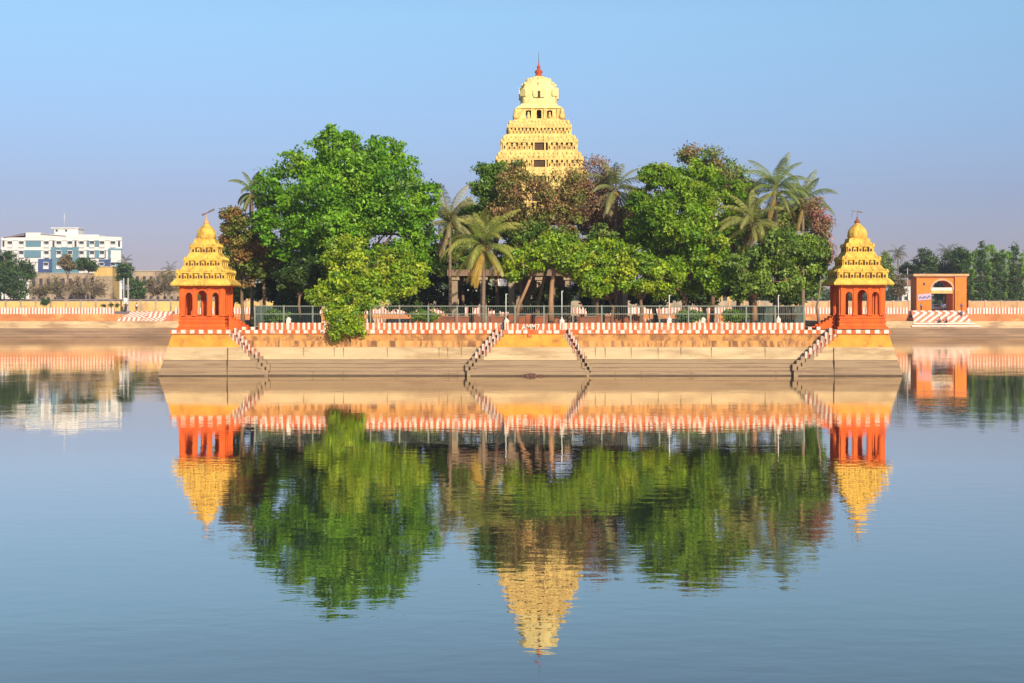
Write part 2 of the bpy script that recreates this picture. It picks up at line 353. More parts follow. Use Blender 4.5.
# ------------------------------------------------------------------ island
IX0, IX1, IY0, IY1 = -28.6, 31.6, 123.0, 183.0
TOPZ = 3.74
def ring(o, z): return (IX0 + o, IX1 - o, IY0 + o, IY1 - o, z)
isl = thing('retaining_wall', (1.5, 153, 0), 'stepped ochre and cream stone wall round the tree covered island', 'wall')
mb = MB(); mb.T = Matrix.Translation((-1.5, -153, 0))
rings = [ring(-0.4, -1.5), ring(0, 0.0), ring(0.03, 0.10)]; mats = [3, 3]
z = 0.10; o = 0.03
for k in range(4):
    z2 = z + 0.29
    rings += [ring(o + .02, z2 - .035), ring(o + .02, z2), ring(o + .10, z2 + .02)]; mats += [0, 6, 0]; z = z2 + .02; o += .10
rings += [ring(o + .1, 2.30), ring(o + .24, 2.34)]; mats += [1, 1]; o += .24
rings += [ring(o + .02, 2.85)]; mats += [2]
rings += [ring(o + .03, 3.40)]; mats += [4]
rings += [ring(o - .06, 3.402)]; mats += [4]
rings += [ring(o - .06, 3.735)]; mats += [5]
rings += [ring(o + .6, 3.736)]; mats += [4]
mb.rectloft(rings, mats=mats)
mb.build('wall_face', [M['brown_stone'], M['cream'], M['ochre_stained'], M['algae_seam_shade'], M['ochre_main'], M['stripe_red'], M['groove']], isl)
WO = o
jt = MB(); jt.T = Matrix.Translation((-1.5, -153, 0)); rj = random.Random(5)
xj = IX0 + 9
while xj < IX1 - 8:
    xj += rj.uniform(.7, 2.6); kind_ = rj.random()
    if kind_ < .6: jt.box(xj, xj + .035, IY0 + .78, IY0 + .9, 2.36, 3.0 + rj.random() * .39, 0)
    if kind_ > .3: jt.box(xj + .7, xj + .73, IY0 + .44, IY0 + .6, 1.32 + rj.random() * .3, 2.3, 0)
    if kind_ > .5: jt.box(xj + 1.5, xj + 1.53, IY0 + .01, IY0 + .15, .12, .40, 0)
jt.build('joints', [M['groove']], isl)
tmp = MB(); tmp.box(IX0 + WO + .55, IX1 - WO - .55, IY0 + WO + .55, IY1 - WO - .55, 2.5, TOPZ + .004)
tag(tmp.build('island_ground', M['soil']), kind='structure')

D0 = 124.0
# painted squares along the band below the parapet, and the parapet itself
yb = IY0 + WO - .06
band = MB(); band.T = Matrix.Translation((-1.5, -153, 0))
def squares(x0, x1, y, pitch=0.68, fr=.52, z0=3.45, z1=3.72, skip=None):
    n = int(round((x1 - x0) / pitch)); p = (x1 - x0) / n
    for i in range(n):
        c = x0 + (i + .5) * p
        if skip and skip(c): continue
        f = fr * random.uniform(.75, 1.1)
        band.box(c - p * f / 2, c + p * f / 2, y - .025, y + .3, z0, z1, 0)
CB = (X(504, D0), X(563, D0))     # central bay top
squares(X(236, D0), X(834, D0), yb, skip=lambda c: CB[0] - 1.2 < c < CB[1] + 1.2)
band.build('painted_squares', [M['white']], isl)
par = MB(); par.T = Matrix.Translation((-1.5, -153, 0))
PX0, PX1 = X(259, D0), X(804, D0)
def stripes(x0, x1, pitch=0.435): cells(par, x0, x1, yb + .12, yb + .36, 3.737, 4.30, pitch, .5, 0, 1, .03)
stripes(PX0, CB[0]); stripes(CB[1], PX1)
par.build('parapet', [M['stripe_red'], M['white']], isl)
low = MB(); low.T = Matrix.Translation((-1.5, -153, 0))
for a, b in ((X(240, D0), PX0 - .1), (PX1 + .1, X(822, D0))):
    n = int((b - a) / .55)
    for i in range(n):
        c = a + (i + .5) * (b - a) / n
        low.box(c - .15, c + .15, yb + .1, yb + .35, 3.737, 3.98, 0)
low.build('low_posts', [M['white']], isl)
for sgn, nm in ((0, 'side'), (1, 'side')):
    s = MB()
    s.T = Matrix.Translation((-1.5, -153, 0))
    xx = IX0 + WO + .05 if sgn == 0 else IX1 - WO - .35
    n = 110; y0 = 131.0; y1 = 176.0
    s.box(xx, xx + .28, y0, y1, 3.737, 4.30, 0)
    for i in range(n):
        c = y0 + (i + .5) * (y1 - y0) / n
        s.box(xx - .03, xx + .31, c - .11, c + .11, 3.75, 4.315, 1)
    s.build('side_parapet', [M['stripe_red'], M['white']], isl)
s = MB(); s.T = Matrix.Translation((-1.5, -153, 0)); cells(s, -22, 25, IY1 - WO - .35, IY1 - WO - .05, 3.737, 4.3, .435, .5, 0, 1, .03)
s.build('back_parapet', [M['stripe_red'], M['white']], isl)

# --- stair blocks: trapezoid of masonry with a flight down each sloping edge
def stair_block(name, label, xt0, xt1, xb0, xb1, flights, proud, group=None):
    """front face between (xt0..xt1 at top) and (xb0..xb1 at water)"""
    yf = IY0 - proud
    cx = (xb0 + xb1) / 2
    th = thing(name, (cx, yf, 0), label, 'stairs', group)
    T = Matrix.Translation((-cx, -yf, 0))
    zones = [(-1.0, 0.10, 3, 0.0), (0.10, .385, 0, .0), (.385, .42, 4, .03), (.42, .70, 0, .05), (.70, .73, 4, .08), (.73, 1.0, 0, .10), (1.0, 1.26, 0, .15), (1.26, 1.30, 4, .17), (1.30, 2.34, 1, .24), (2.34, 3.40, 2, .46)]
    def xl(z): return xb0 + (xt0 - xb0) * max(0, min(1, z / 3.4))
    def xr(z): return xb1 + (xt1 - xb1) * max(0, min(1, z / 3.4))
    body = MB(); body.T = T
    for z0, z1, m, off in zones:
        y0 = yf + off; yback = IY0 + 1.4
        vs = [(xl(z0), y0, z0), (xr(z0), y0, z0), (xr(z1), y0 + .02, z1), (xl(z1), y0 + .02, z1),
              (xl(z0), yback, z0), (xr(z0), yback, z0), (xr(z1), yback, z1), (xl(z1), yback, z1)]
        body.add(vs, [(0, 1, 2, 3), (3, 2, 6, 7), (1, 5, 6, 2), (0, 3, 7, 4), (4, 7, 6, 5)], m)
    body.build('masonry', [M['brown_stone'], M['cream'], M['ochre'], M['algae_seam_shade'], M['groove']], th)
    for side_ in flights:
        N = 11; st = MB(); st.T = T; bl = MB(); bl.T = T
        for i in range(N):
            t0 = i / N; z1 = 3.55 - i * (3.5 / N); z0 = z1 - 3.5 / N
            if side_ > 0: xa = xt1 + (xb1 - xt1) * t0; xe = xt1 + (xb1 - xt1) * (t0 + 1 / N)
            else: xe = xt0 + (xb0 - xt0) * t0; xa = xt0 + (xb0 - xt0) * (t0 + 1 / N)
            if xa > xe: xa, xe = xe, xa
            stepm = 0 if i > 5 else 1
            st.box(xa, xe, yf + .75, IY0 + 1.3, z0 - .3, z1 - .05, stepm)
            # stepped kerb: a white painted post and a red one on each step, front edge
            hh = .34 if i < 6 else .26
            xm = (xa + xe) / 2 + random.uniform(-.03, .03)
            off = .46 if z1 > 2.5 else (.24 if z1 > 1.3 else .05)
            ins = yf + off - .05
            if i < 6: bl.box(xa, xm - .03, ins, ins + .26, z0 - .05, z1 + hh - .12, 0); bl.box(xm, xe, ins + .01, ins + .25, z0 - .05, z1 + hh - .16, 1)
            else: bl.box(xa, xe, ins - .02, ins + .26, z0 - .05, z1 + hh - .15, 2)
            # outer kerb against the wall
            ox = side_ * .42; yo = IY0 + (.55 if z1 > 2.3 else .25)
            if i < 7: bl.box(xa + ox, xm + ox + .03, yo - .5, yo, z0 + .1, z1 + .34, 0); bl.box(xm + ox + .03, xe + ox, yo - .49, yo, z0 + .1, z1 + .27, 1)
            elif i < N - 1: bl.box(xa + ox, xe + ox, yo - .5, yo, z0 + .05, z1 + .28, 2)
        st.build('flight', [M['brown_stone'], M['ochre']], th)
        bl.build('stepped_kerb', [M['kerb_white'], M['kerb_red'], M['brown_stone']], th)
    return th
cb = stair_block('double_stairs', 'central double stairs spreading down to the water under the AMM7 lettering', CB[0], CB[1], X(467, 122.6), X(589, 122.6), (-1, 1), .45)
# top front parapet of the bay
pb = MB(); cxx = cb.location.x; yf = IY0 - .45
pb.T = Matrix.Translation((-cxx, -yf, 0))
ybay = yf + .40
pb.box(CB[0] - .1, CB[1] + .1, ybay, ybay + .8, 3.402, 3.735, 0)
n = 7
for i in range(n):
    c = CB[0] + .25 + (i + .5) * (CB[1] - CB[0] - .5) / n
    if i == 3: continue
    pb.box(c - .22, c + .22, ybay - .025, ybay + .3, 3.45, 3.72, 1)
cells(pb, CB[0] + .05, X(520.5, D0), ybay + .06, ybay + .30, 3.737, 4.24, .42, .42, 0, 1, .03)
cells(pb, X(540.5, D0), CB[1] - .05, ybay + .06, ybay + .30, 3.737, 4.24, .42, .42, 0, 1, .03)
pb.box(X(520.5, D0), X(540.5, D0), ybay + .06, ybay + .30, 3.737, 4.24, 0)
pb.box(X(527.5, D0), X(532, D0), ybay - .05, ybay + .1, 3.18, 3.76, 0)
pb.build('parapet', [M['stripe_red'], M['white']], cb)
fc = bpy.data.curves.new('lettering', 'FONT'); fc.body = 'AMM7'; fc.size = .66; fc.extrude = .02; fc.offset = .012; fc.align_x = 'CENTER'
tmpo = bpy.data.objects.new('tmp', fc); COL.objects.link(tmpo)
me_ = bpy.data.meshes.new_from_object(tmpo.evaluated_get(bpy.context.evaluated_depsgraph_get())); bpy.data.objects.remove(tmpo); me_.name = 'lettering'
me_.materials.clear(); me_.materials.append(M['white'])
fo = link('lettering', me_, cb); fo.location = (X(530.5, D0) - cxx, ybay + .035 - yf, 3.76); fo.rotation_euler = (R(90), 0, 0); fo.scale = (.82, 1, 1)
for sx in (0, 1):
    q = MB(); xq = (X(506.5, D0) if sx == 0 else X(561.5, D0)) - cxx
    q.box(xq - .16, xq + .16, .36, .78, 3.737, 4.36, 0); q.box(xq - .05, xq + .05, .345, .6, 3.74, 4.30, 1)
    q.lathe([(.24, 0), (.25, .06), (.2, .18), (.1, .27), (.02, .3)], (xq, .57, 4.36), 12, 0)
    q.build('domed_post', [M['white'], M['stripe_red']], cb)
# small white domed posts along the parapet
for i, px in enumerate((289, 669, 703, 778)):
    q = MB(); q.box(-.17, .17, -.17, .17, 0, .22, 0); q.lathe([(.21, 0), (.22, .05), (.17, .15), (.08, .23), (.015, .25)], (0, 0, .22), 12, 0)
    o = q.build('domed_post', [M['white']], isl); o.location = (X(px, D0) - 1.5, yb + .24 - 153, 4.305)

# --- kiosk corner bases
kL = stair_block('corner_stairs', 'corner platform with a single flight going down right beside the left kiosk', IX0 + .9, X(231, D0), IX0 - .1, X(268, 122.6), (1,), .35, 'kiosk platforms at the island corners')
kR = stair_block('corner_stairs', 'corner platform with a single flight going down left beside the right kiosk', X(836, D0), IX1 - .9, X(794, 122.6), IX1 + .1, (-1,), .35, 'kiosk platforms at the island corners')
for th, a, b in ((kL, IX0 + .75, X(235, D0)), (kR, X(832, D0), IX1 - .75)):
    q = MB(); q.T = Matrix.Translation((-th.location.x, -th.location.y, 0)); y0 = IY0 - .35 + .36
    q.box(a, b, y0, y0 + 6.5, 3.402, 3.735, 0)
    n = int((b - a) / .72); p = (b - a) / n
    for i in range(n):
        c = a + (i + .5) * p; q.box(c - .19, c + .19, y0 - .025, y0 + .2, 3.45, 3.745, 1)
    q.build('painted_band', [M['stripe_red'], M['white']], th)
    q = MB(); q.T = Matrix.Translation((-th.location.x, -th.location.y, 0))
    xs = (X(228, 123.) if th is kL else X(833.5, 123.))
    q.box(xs - .03, xs + .03, IY0 - .356, IY0 - .1, 0.0, 1.3, 0); q.box(xs - .03, xs + .03, IY0 - .16, IY0 , 1.3, 2.3, 0)
    q.build('joint', [M['algae_seam_shade']], th)  # dark strip paints the shade along the base seam, in the waterline colour

# ------------------------------------------------------------------ kiosks
def kiosk(cx, cy, z0, label, tilt, mirror):
    k = thing('kiosk', (cx, cy, z0), label, 'pavilion', 'corner kiosks of the island')
    H = 1.83
    b = MB()
    b.sq([(H + .26, 0), (H + .26, .14), (H + .10, .24), (H + .06, .50), (H + .12, .58), (H + .12, .66), (H + .02, .72), (H + .02, .86), (H + .10, .90), (H + .10, 1.02), (H - .05, 1.03), (H - .05, 1.12)], mat=0)
    b.build('plinth', [M['orange']], k)
    b = MB(); z1 = 1.10; z2 = 3.62
    for q in range(4):
        b.T = Matrix.Rotation(q * math.pi / 2, 4, 'Z')
        b.archwall(-H + .16, H - .16, -H + .02, -H + .24, z1, z2, [(-1.09, .29, z1 + .08, 2.72, .34), (0, .40, z1 + .03, 2.78, .46), (1.09, .29, z1 + .08, 2.72, .34)])
        for xx in (-.60, .60): b.box(xx - .12, xx + .12, -H - .05, -H + .02, z1, z2 - .02)
        for xx in (-1.62, 1.62): b.box(xx - .16, xx + .16, -H - .07, -H + .3, z1, z2 - .02)
        for xx in (-.60, .60, -1.62, 1.62): b.box(xx - .2, xx + .2, -H - .10, -H + .05, z1 + 2.2, z1 + 2.3); b.box(xx - .2, xx + .2, -H - .10, -H + .05, z1 + .02, z1 + .16)
        b.box(-H - .02, H + .02, -H - .06, -H + .1, z2 - .14, z2 + .03)
    b.T = None
    b.box(-H + .2, H - .2, -H + .2, H - .2, z2 - .1, z2)
    b.box(-.35, .35, -.35, .35, z1, z1 + 1.3)
    for q in range(4):
        b.T = Matrix.Rotation(q * math.pi / 2, 4, 'Z')
        for xx in (-1.62, -.6, .6, 1.62): b.hexa(xx - .08, xx + .08, -H - .42, -H + .06, z2 - .05, z2 - .05, z2 + .028, z2 + .028)
    b.build('arcade', [M['orange']], k)
    # tiers
    b = MB(); zt = z2 + .03
    b.sq([(H + .05, zt - .01), (H + .60, zt - .04), (H + .66, zt + .06), (H + .58, zt + .22), (H + .42, zt + .40), (H + .30, zt + .52), (H + .18, zt + .54)])
    b.build('eave', [M['yellow']], k)
    tiers = [(H + .30, zt + .54, .58, 9, 2.02), (1.78, zt + 1.62, .50, 7, 1.62), (1.36, zt + 2.78, .44, 5, 1.25)]
    zc = zt + .54
    # profile: shrine band then sloping cornice
    spec = [(2.02, 1.90, .46, .61, 1.56, 9), (1.52, 1.42, .44, .68, 1.14, 7), (1.10, 1.02, .42, .60, .80, 5)]
    for i, (w0, w1, hb, hc, wt, n) in enumerate(spec):
        b = MB()
        b.sq([(w0 - .14, zc), (w0 - .14, zc + hb)], mat=0)
        for q in range(4):
            b.T = Matrix.Rotation(q * math.pi / 2, 4, 'Z')
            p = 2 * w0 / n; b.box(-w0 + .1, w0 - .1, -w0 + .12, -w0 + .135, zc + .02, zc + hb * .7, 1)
            for j in range(n):
                c = -w0 + (j + .5) * p; big = (j % 2 == 0)
                wd = p * (.36 if big else .28); pr = .04 if big else -.03; hh = hb * (1.05 if big else .8)
                b.box(c - wd, c + wd, -w0 - pr, -w0 + .2, zc, zc + hh * .72, 0)
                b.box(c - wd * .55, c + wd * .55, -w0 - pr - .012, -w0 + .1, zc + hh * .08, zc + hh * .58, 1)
                # rounded gable cap
                vs = []; kk = 5
                for t in range(kk + 1):
                    a = math.pi * t / kk; vs.append((c + math.cos(a) * wd * 1.15, zc + hh * .70 + math.sin(a) * hh * .42))
                V = [(x, -w0 - pr - .03, zz) for x, zz in vs] + [(x, -w0 + .16, zz) for x, zz in vs]; m_ = kk + 1
                b.add(V, [tuple(range(m_ - 1, -1, -1))] + [(t, t + 1, t + 1 + m_, t + m_) for t in range(kk)] + [tuple(range(m_, 2 * m_))], 0)
        b.T = None
        zb = zc + hb
        b.sq([(w0 - .1, zb - .02), (w0 + .10, zb + .0), (w0 + .10, zb + .08), (w1 + .0, zb + .20), ((w1 + wt) / 2 + .02, zb + hc * .6), (wt + .04, zb + hc)], mat=0)
        for q in range(4):      # ribs and corner knobs down the sloping cornice
            b.T = Matrix.Rotation(q * math.pi / 2, 4, 'Z')
            for j in range(n):
                c0 = (-w0 + (j + .5) * 2 * w0 / n)
                if j % 2 == 0:
                    b.add([(c0 - .09, -w0 - .02, zb + .1), (c0 + .09, -w0 - .02, zb + .1), (c0 * .86 + .05, -(w1 + wt) / 2 + .02, zb + hc * .62), (c0 * .86 - .05, -(w1 + wt) / 2 + .02, zb + hc * .62),
                           (c0, -w0 - .10, zb + .16), (c0 * .86, -(w1 + wt) / 2 - .04, zb + hc * .62)], [(0, 4, 5, 3), (4, 1, 2, 5), (0, 1, 4), (3, 5, 2)], 0)
        b.T = None
        for sx in (-1, 1):
            for sy in (-1, 1): b.ball((sx * (w0 - .02), sy * (w0 - .02), zb + .14), .13, 0, 8, 5, 1.3)
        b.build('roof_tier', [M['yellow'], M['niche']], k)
        zc = zb + hc
    b = MB()
    b.sq([(.84, zc - .01), (.86, zc + .10), (.70, zc + .14), (.62, zc + .2)])
    prof = [(.62, .12), (.74, .20), (.77, .34), (.74, .58), (.68, .82), (.56, 1.0), (.40, 1.16), (.26, 1.30), (.18, 1.42), (.16, 1.48)]
    b.lathe(prof, (0, 0, zc), 32, 0, True, rib=lambda a: 1 + .09 * abs(math.sin(4 * a)))
    for q in range(4):
        a = q * math.pi / 2
        b.ball((.64 * math.cos(a), .64 * math.sin(a), zc + .50), .19, 0, 8, 6, 1.5)
    b.build('dome', [M['yellow']], k)
    f = MB(); zf = zc + 1.36
    f.lathe([(.18, 0), (.24, .06), (.26, .16), (.18, .28), (.08, .36), (.10, .42), (.06, .5), (.03, .62), (.022, 1.02)], (0, 0, zf), 12, 0)
    f.build('finial', [M['gate_trim'] if not mirror else M['brickred']], k)
    v = MB(); zv = zf + 1.0
    if not mirror:
        v.T = Matrix.Translation((.12, 0, zv)) @ Matrix.Rotation(-tilt, 4, 'Y')
        v.box(-.52, .52, -.05, .05, -.04, .05, 0); v.box(-.55, -.32, -.10, .10, -.05, .07, 0); v.box(.1, .6, -.08, .08, -.02, .10, 0)
    else:
        v.T = Matrix.Translation((-.05, 0, zv + .0)) @ Matrix.Rotation(-tilt, 4, 'Y')
        v.box(-.42, .45, -.02, .02, -.015, .02, 0); v.box(.05, .48, -.03, .03, .0, .10, 0); v.box(-.36, -.33, -.021, .021, -.5, .14)
    v.build('weather_vane', [M['vane']], k)
    # stepped side stairs towards the island
    s = MB(); sg = -1 if mirror else 1
    for i in range(6):
        x0 = sg * (H + .2 + i * .27); x1 = sg * (H + .2 + (i + 1) * .27)
        if x0 > x1: x0, x1 = x1, x0
        hh = 1.05 - i * .17
        s.box(x0, x1, -.95, -.6, 0, hh, 0); s.box(x0, x1, .6, .95, 0, hh, 0)
        s.box(x0, x1, -.6, .6, 0, max(.1, hh - .22), 0)
        s.box(x0 + .06, x0 + .18, -.98, -.57, hh, hh + .06, 0)
    s.build('side_steps', [M['orange']], k)
    return k
kiosk(X(206.5, 126.3), 126.3, TOPZ + .0, 'orange arched kiosk with tiered yellow roof and thick tilted vane on the left island corner', R(24), False)
kiosk(X(857.3, 126.3), 126.3, TOPZ + .06, 'orange arched kiosk with tiered yellow roof and thin pale vane on the right island corner', R(-10), True)

# ------------------------------------------------------------------ tower
TC = (X(538.7, 152), 152.0)
def TZ(py): return HC + (310 - py) * 152 / F
def TW(a): return a * 146 / F / 2
tw = thing('temple_tower', (TC[0], TC[1], TOPZ), 'tall golden stepped temple tower with cream dome and red finial rising above the trees', 'tower')
T0 = Matrix.Translation((0, 0, -TOPZ))
b = MB(); b.T = T0
b.box(-9, 9, -7, 7, TOPZ, TOPZ + .9, 0)
for ix in range(7):
    for iy in (0, 1, 2, 3):
        x = -8.2 + ix * 2.73; y = -6.2 + iy * 4.13
        b.box(x - .28, x + .28, y - .28, y + .28, TOPZ + .9, TOPZ + 4.9, 1); b.box(x - .45, x + .45, y - .45, y + .45, TOPZ + 4.5, TOPZ + 4.9, 1)
b.box(-8.9, 8.9, -6.9, 6.9, TOPZ + 4.9, TOPZ + 5.5, 0); b.box(-3, 3, -3, 3, TOPZ + .9, TOPZ + 4.9, 1)
b.build('pillared_hall', [M['bbrown'], M['bold']], tw)
def tier(zlo, zmid, zhi, w0, wt, n, door=None, big=False, name='tower_tier'):
    """vertical shrine band zlo..zmid at half width w0, then cornice to zhi narrowing to wt"""
    rt = random.Random(int(w0 * 1000)); b = MB(); b.T = T0
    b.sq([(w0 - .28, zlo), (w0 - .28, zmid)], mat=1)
    hb = zmid - zlo; p = 2 * w0 / n
    for q in range(4):
        b.T = T0 @ Matrix.Rotation(q * math.pi / 2, 4, 'Z')
        for j in range(n):
            c = -w0 + (j + .5) * p
            if door and abs(c) < door: continue
            pr = (.10 if j % 3 != 1 else -.02) + rt.uniform(-.03, .04); wd = p * rt.uniform(.22, .36); hb = (zmid - zlo) * rt.uniform(.82, 1.12)
            b.box(c - wd, c + wd, -w0 - pr, -w0 + .4, zlo, zlo + hb * .80, 0)
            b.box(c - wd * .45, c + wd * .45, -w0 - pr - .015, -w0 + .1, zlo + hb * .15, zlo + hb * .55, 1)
            kk = 5; vs = []
            for t in range(kk + 1):
                a = math.pi * t / kk; vs.append((c + math.cos(a) * wd * 1.2, zlo + hb * .76 + math.sin(a) * hb * .36))
            V = [(x, -w0 - pr - .05, zz) for x, zz in vs] + [(x, -w0 + .3, zz) for x, zz in vs]; m_ = kk + 1
            b.add(V, [tuple(range(m_ - 1, -1, -1))] + [(t, t + 1, t + 1 + m_, t + m_) for t in range(kk)] + [tuple(range(m_, 2 * m_))], 0)
            # little figure between the shrines
            xf = c + p / 2
            if j < n - 1 and not (door and abs(xf) < door):
                b.box(xf - .07, xf + .07, -w0 + .02, -w0 + .2, zlo, zlo + hb * .5, 0); b.ball((xf, -w0 + .08, zlo + hb * .58), .08, 0, 6, 4)
        if door:
            b.box(-door, -door + .14, -w0 - .16, -w0 + .3, zlo, zmid, 0); b.box(door - .14, door, -w0 - .16, -w0 + .3, zlo, zmid, 0)
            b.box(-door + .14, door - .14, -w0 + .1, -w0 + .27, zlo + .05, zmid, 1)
    b.T = T0
    hc = zhi - zmid
    b.sq([(w0 - .2, zmid - .02), (w0 + .10, zmid), (w0 + .12, zmid + hc * .16), (w0 - .02, zmid + hc * .30), ((w0 + wt) / 2 + .0, zmid + hc * .62), (wt + .06, zhi)])
    for q in range(4):
        b.T = T0 @ Matrix.Rotation(q * math.pi / 2, 4, 'Z')
        for j in range(n):
            c = -w0 + (j + .5) * p
            b.ball((c, -w0 - .04, zmid + hc * .30), p * rt.uniform(.16, .28), 0, 7, 5, rt.uniform(1, 1.7)); b.ball((c * .93, -(w0 + wt) / 2 - .06, zmid + hc * rt.uniform(.6, .72)), p * rt.uniform(.12, .22), 0, 6, 5, rt.uniform(1, 2))
    for sx in (-1, 1):
        for sy in (-1, 1):
            b.T = T0 @ Matrix.Translation((sx * (w0 - .05), sy * (w0 - .05), zmid + hc * .45))
            b.T = T0 @ Matrix.Translation((sx * (w0 - .22), sy * (w0 - .22), zmid + hc * .40)); b.lathe([(.18, 0), (.2, .12), (.14, .26), (.05, .36), (.03, .42)], (0, 0, 0), 8, 0)
    b.build(name, [M['gold'], M['niche']], tw)
tier(TZ(222), TZ(214), TZ(205), TW(119), TW(110), 21)
tier(TZ(205), TZ(197), TZ(187), TW(108), TW(99), 19, door=.9)
tier(TZ(187), TZ(180), TZ(171), TW(97), TW(88), 17, door=.8)
tier(TZ(171), TZ(164), TZ(154), TW(86.5), TW(77), 17, door=.7)
tier(TZ(154), TZ(146.5), TZ(138), TW(76), TW(66), 15, door=.62)
tier(TZ(138), TZ(131.5), TZ(121.5), TW(64), TW(48), 17)
# neck with open windows
b = MB(); b.T = T0
hN = TW(43)
for q in range(4):
    b.T = T0 @ Matrix.Rotation(q * math.pi / 2, 4, 'Z')
    b.archwall(-hN + .25, hN - .25, -hN + .05, -hN + .3, TZ(121.6), TZ(111.5), [(-1.05, .27, TZ(120), TZ(114), .12), (0, .24, TZ(121), TZ(113.5), .12), (1.05, .27, TZ(120), TZ(114), .12)], 0, 4)
    for xx in (-1.95, -.62, .62, 1.95): b.box(xx - .17, xx + .17, -hN - .10, -hN + .1, TZ(121.6), TZ(111.5), 0)
    for xx in (-1.05, 1.05): b.lathe([(.16, 0), (.18, .3), (.10, .5), (.12, .62), (.03, .72)], (xx, -hN - .05, TZ(121.6)), 8, 0)
    for xx in (-2.3, 2.3): b.lathe([(.30, 0), (.32, .35), (.18, .7), (.2, .9), (.04, 1.15)], (xx, -hN - .2, TZ(122)), 8, 0)
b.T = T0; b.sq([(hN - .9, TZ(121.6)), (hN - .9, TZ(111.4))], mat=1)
b.build('neck', [M['gold'], M['niche']], tw)
b = MB(); b.T = T0
b.sq([(hN - .2, TZ(111.6)), (hN + .12, TZ(111)), (hN + .12, TZ(109.8)), (TW(38), TZ(107.5)), (TW(37), TZ(106))])
def sup(a): c, s_ = abs(math.cos(a)), abs(math.sin(a)); return 1 / ((c ** 4 + s_ ** 4) ** .25) * (.975 + .025 * math.cos(16 * a))
zd = TZ(107)
b.lathe([(TW(37), 0), (TW(38), .25), (TW(38.5), .8), (TW(38), 1.5), (TW(35), 2.05), (TW(28), 2.5), (TW(19), 2.82), (TW(11), 3.0), (TW(8), 3.08)], (0, 0, zd), 48, 0, True, rib=sup)
for q in range(8):
    b.T = T0 @ Matrix.Rotation(q * math.pi / 4, 4, 'Z'); r_ = TW(39.5) * (1.0 if q % 2 == 0 else 1.16)
    # horseshoe gable
    kk = 9; vs = []
    for t in range(kk + 1):
        a = -math.pi * .18 + math.pi * 1.36 * t / kk; sc_ = .62 if q % 2 == 0 else .4
        vs.append((math.cos(a) * sc_, zd + 1.15 + math.sin(a) * sc_ * 1.25))
    V = [(x, -r_ - .07, zz) for x, zz in vs] + [(x, -r_ + .5, zz) for x, zz in vs]; m_ = kk + 1
    b.add(V, [tuple(range(m_ - 1, -1, -1))] + [(t, t + 1, t + 1 + m_, t + m_) for t in range(kk)] + [(kk, 0, m_, 2 * m_ - 1)], 0)
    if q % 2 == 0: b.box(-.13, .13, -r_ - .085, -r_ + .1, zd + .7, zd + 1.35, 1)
    b.ball((0, -r_ + .25, zd + 2.15), .17, 0, 6, 5)
b.T = T0
for q in range(16):
    a = q * math.pi / 8; b.ball((TW(24) * math.cos(a), TW(24) * math.sin(a), zd + 2.72), .13, 0, 6, 4)
b.build('dome', [M['cream_dome'], M['niche']], tw)
b = MB(); b.T = T0
b.lathe([(TW(5), 0), (TW(8), .1), (TW(7), .2), (TW(5), .25), (.40, .42), (.38, .60), (.14, .78), (.17, .90), (.19, 1.0), (.07, 1.2), (.05, 1.45)], (0, 0, zd + 3.02), 16, 0)
b.build('finial', [M['red']], tw)
b = MB(); b.T = T0
b.tube([(0, 0, zd + 4.4), (0, 0, TZ(52))], [.035, .02], 6); b.build('lightning_rod', [M['vane']], tw)
# heap of wet debris at the waterline
hv = MB(); rh = random.Random(3)
for i in range(46):
    x = rh.gauss(0, .85); r_ = rh.uniform(.10, .24) * (1 - min(.7, abs(x) / 2.6)); hv.ball((x, rh.uniform(-.15, .15), -.02 + rh.uniform(0, .12) * (1 - min(1, abs(x) / 2))), r_, 0, 7, 5, .75)
ho = hv.build('debris_heap', [paint('wet_debris', (.13, .07, .05), var=.5, scale=4)]); ho.location = (X(531, 122.3), 122.35, 0); tag(ho, 'dark brown heap of wet debris at the waterline below the lettering', 'debris', kind='stuff')
# low red-brown wall round the inner court
iw = thing('courtyard_wall', (X(528, 133), 133, TOPZ), 'low red brown wall behind the railing in front of the palms', 'wall')
q = MB(); a0 = X(415, 133) - X(528, 133); a1 = X(642, 133) - X(528, 133)
q.box(a0, a1, -.2, .2, 0, 1.0, 0); q.box(a0 - .1, a1 + .1, -.27, .27, 1.0, 1.12, 1)
for i in range(13):
    x = a0 + .6 + i * (a1 - a0 - 1.2) / 12; q.box(x - .22, x + .22, -.32, .32, 0, 1.25, 0)
q.build('wall_face', [M['brickred'], M['bbrown']], iw)

# ------------------------------------------------------------------ railing
DR = 126.0
rl = thing('railing', (1.5, DR, TOPZ), 'long grey green metal railing along the island terrace behind the striped parapet', 'fence')
rx0 = X(255, DR) - 1.5; rx1 = X(804, DR) - 1.5
ztop = Z(305.5, DR) - TOPZ; zmid_ = Z(314, DR) - TOPZ
pm = MB(); pm.box(-.06, .06, -.06, .06, 0, ztop, 0); pm.box(-.08, .08, -.08, .08, ztop, ztop + .03, 0)
post = pm.build('post', [M['railing']], rl)
pos = [(rx0 + i * (rx1 - rx0) / 19, 0) for i in range(20)] + [(x, 2.9 * j) for x in (rx0, rx1) for j in range(1, 15)]
for i, (x, y) in enumerate(pos):
    o = post if i == 0 else post.copy()
    if i: COL.objects.link(o); o.parent = rl
    o.location = (x, y, 0)
for nm, zz in (('top_rail', ztop - .05), ('middle_rail', zmid_), ('bottom_rail', .25)):
    q = MB(); q.box(rx0, rx1, -.035, .035, zz - .035, zz + .035); 
    for x in (rx0, rx1): q.box(x - .035, x + .035, .035, 2.9 * 14, zz - .035, zz + .035)
    q.build(nm, [M['railing']], rl)
q = MB(); nb = int((rx1 - rx0) / .17)
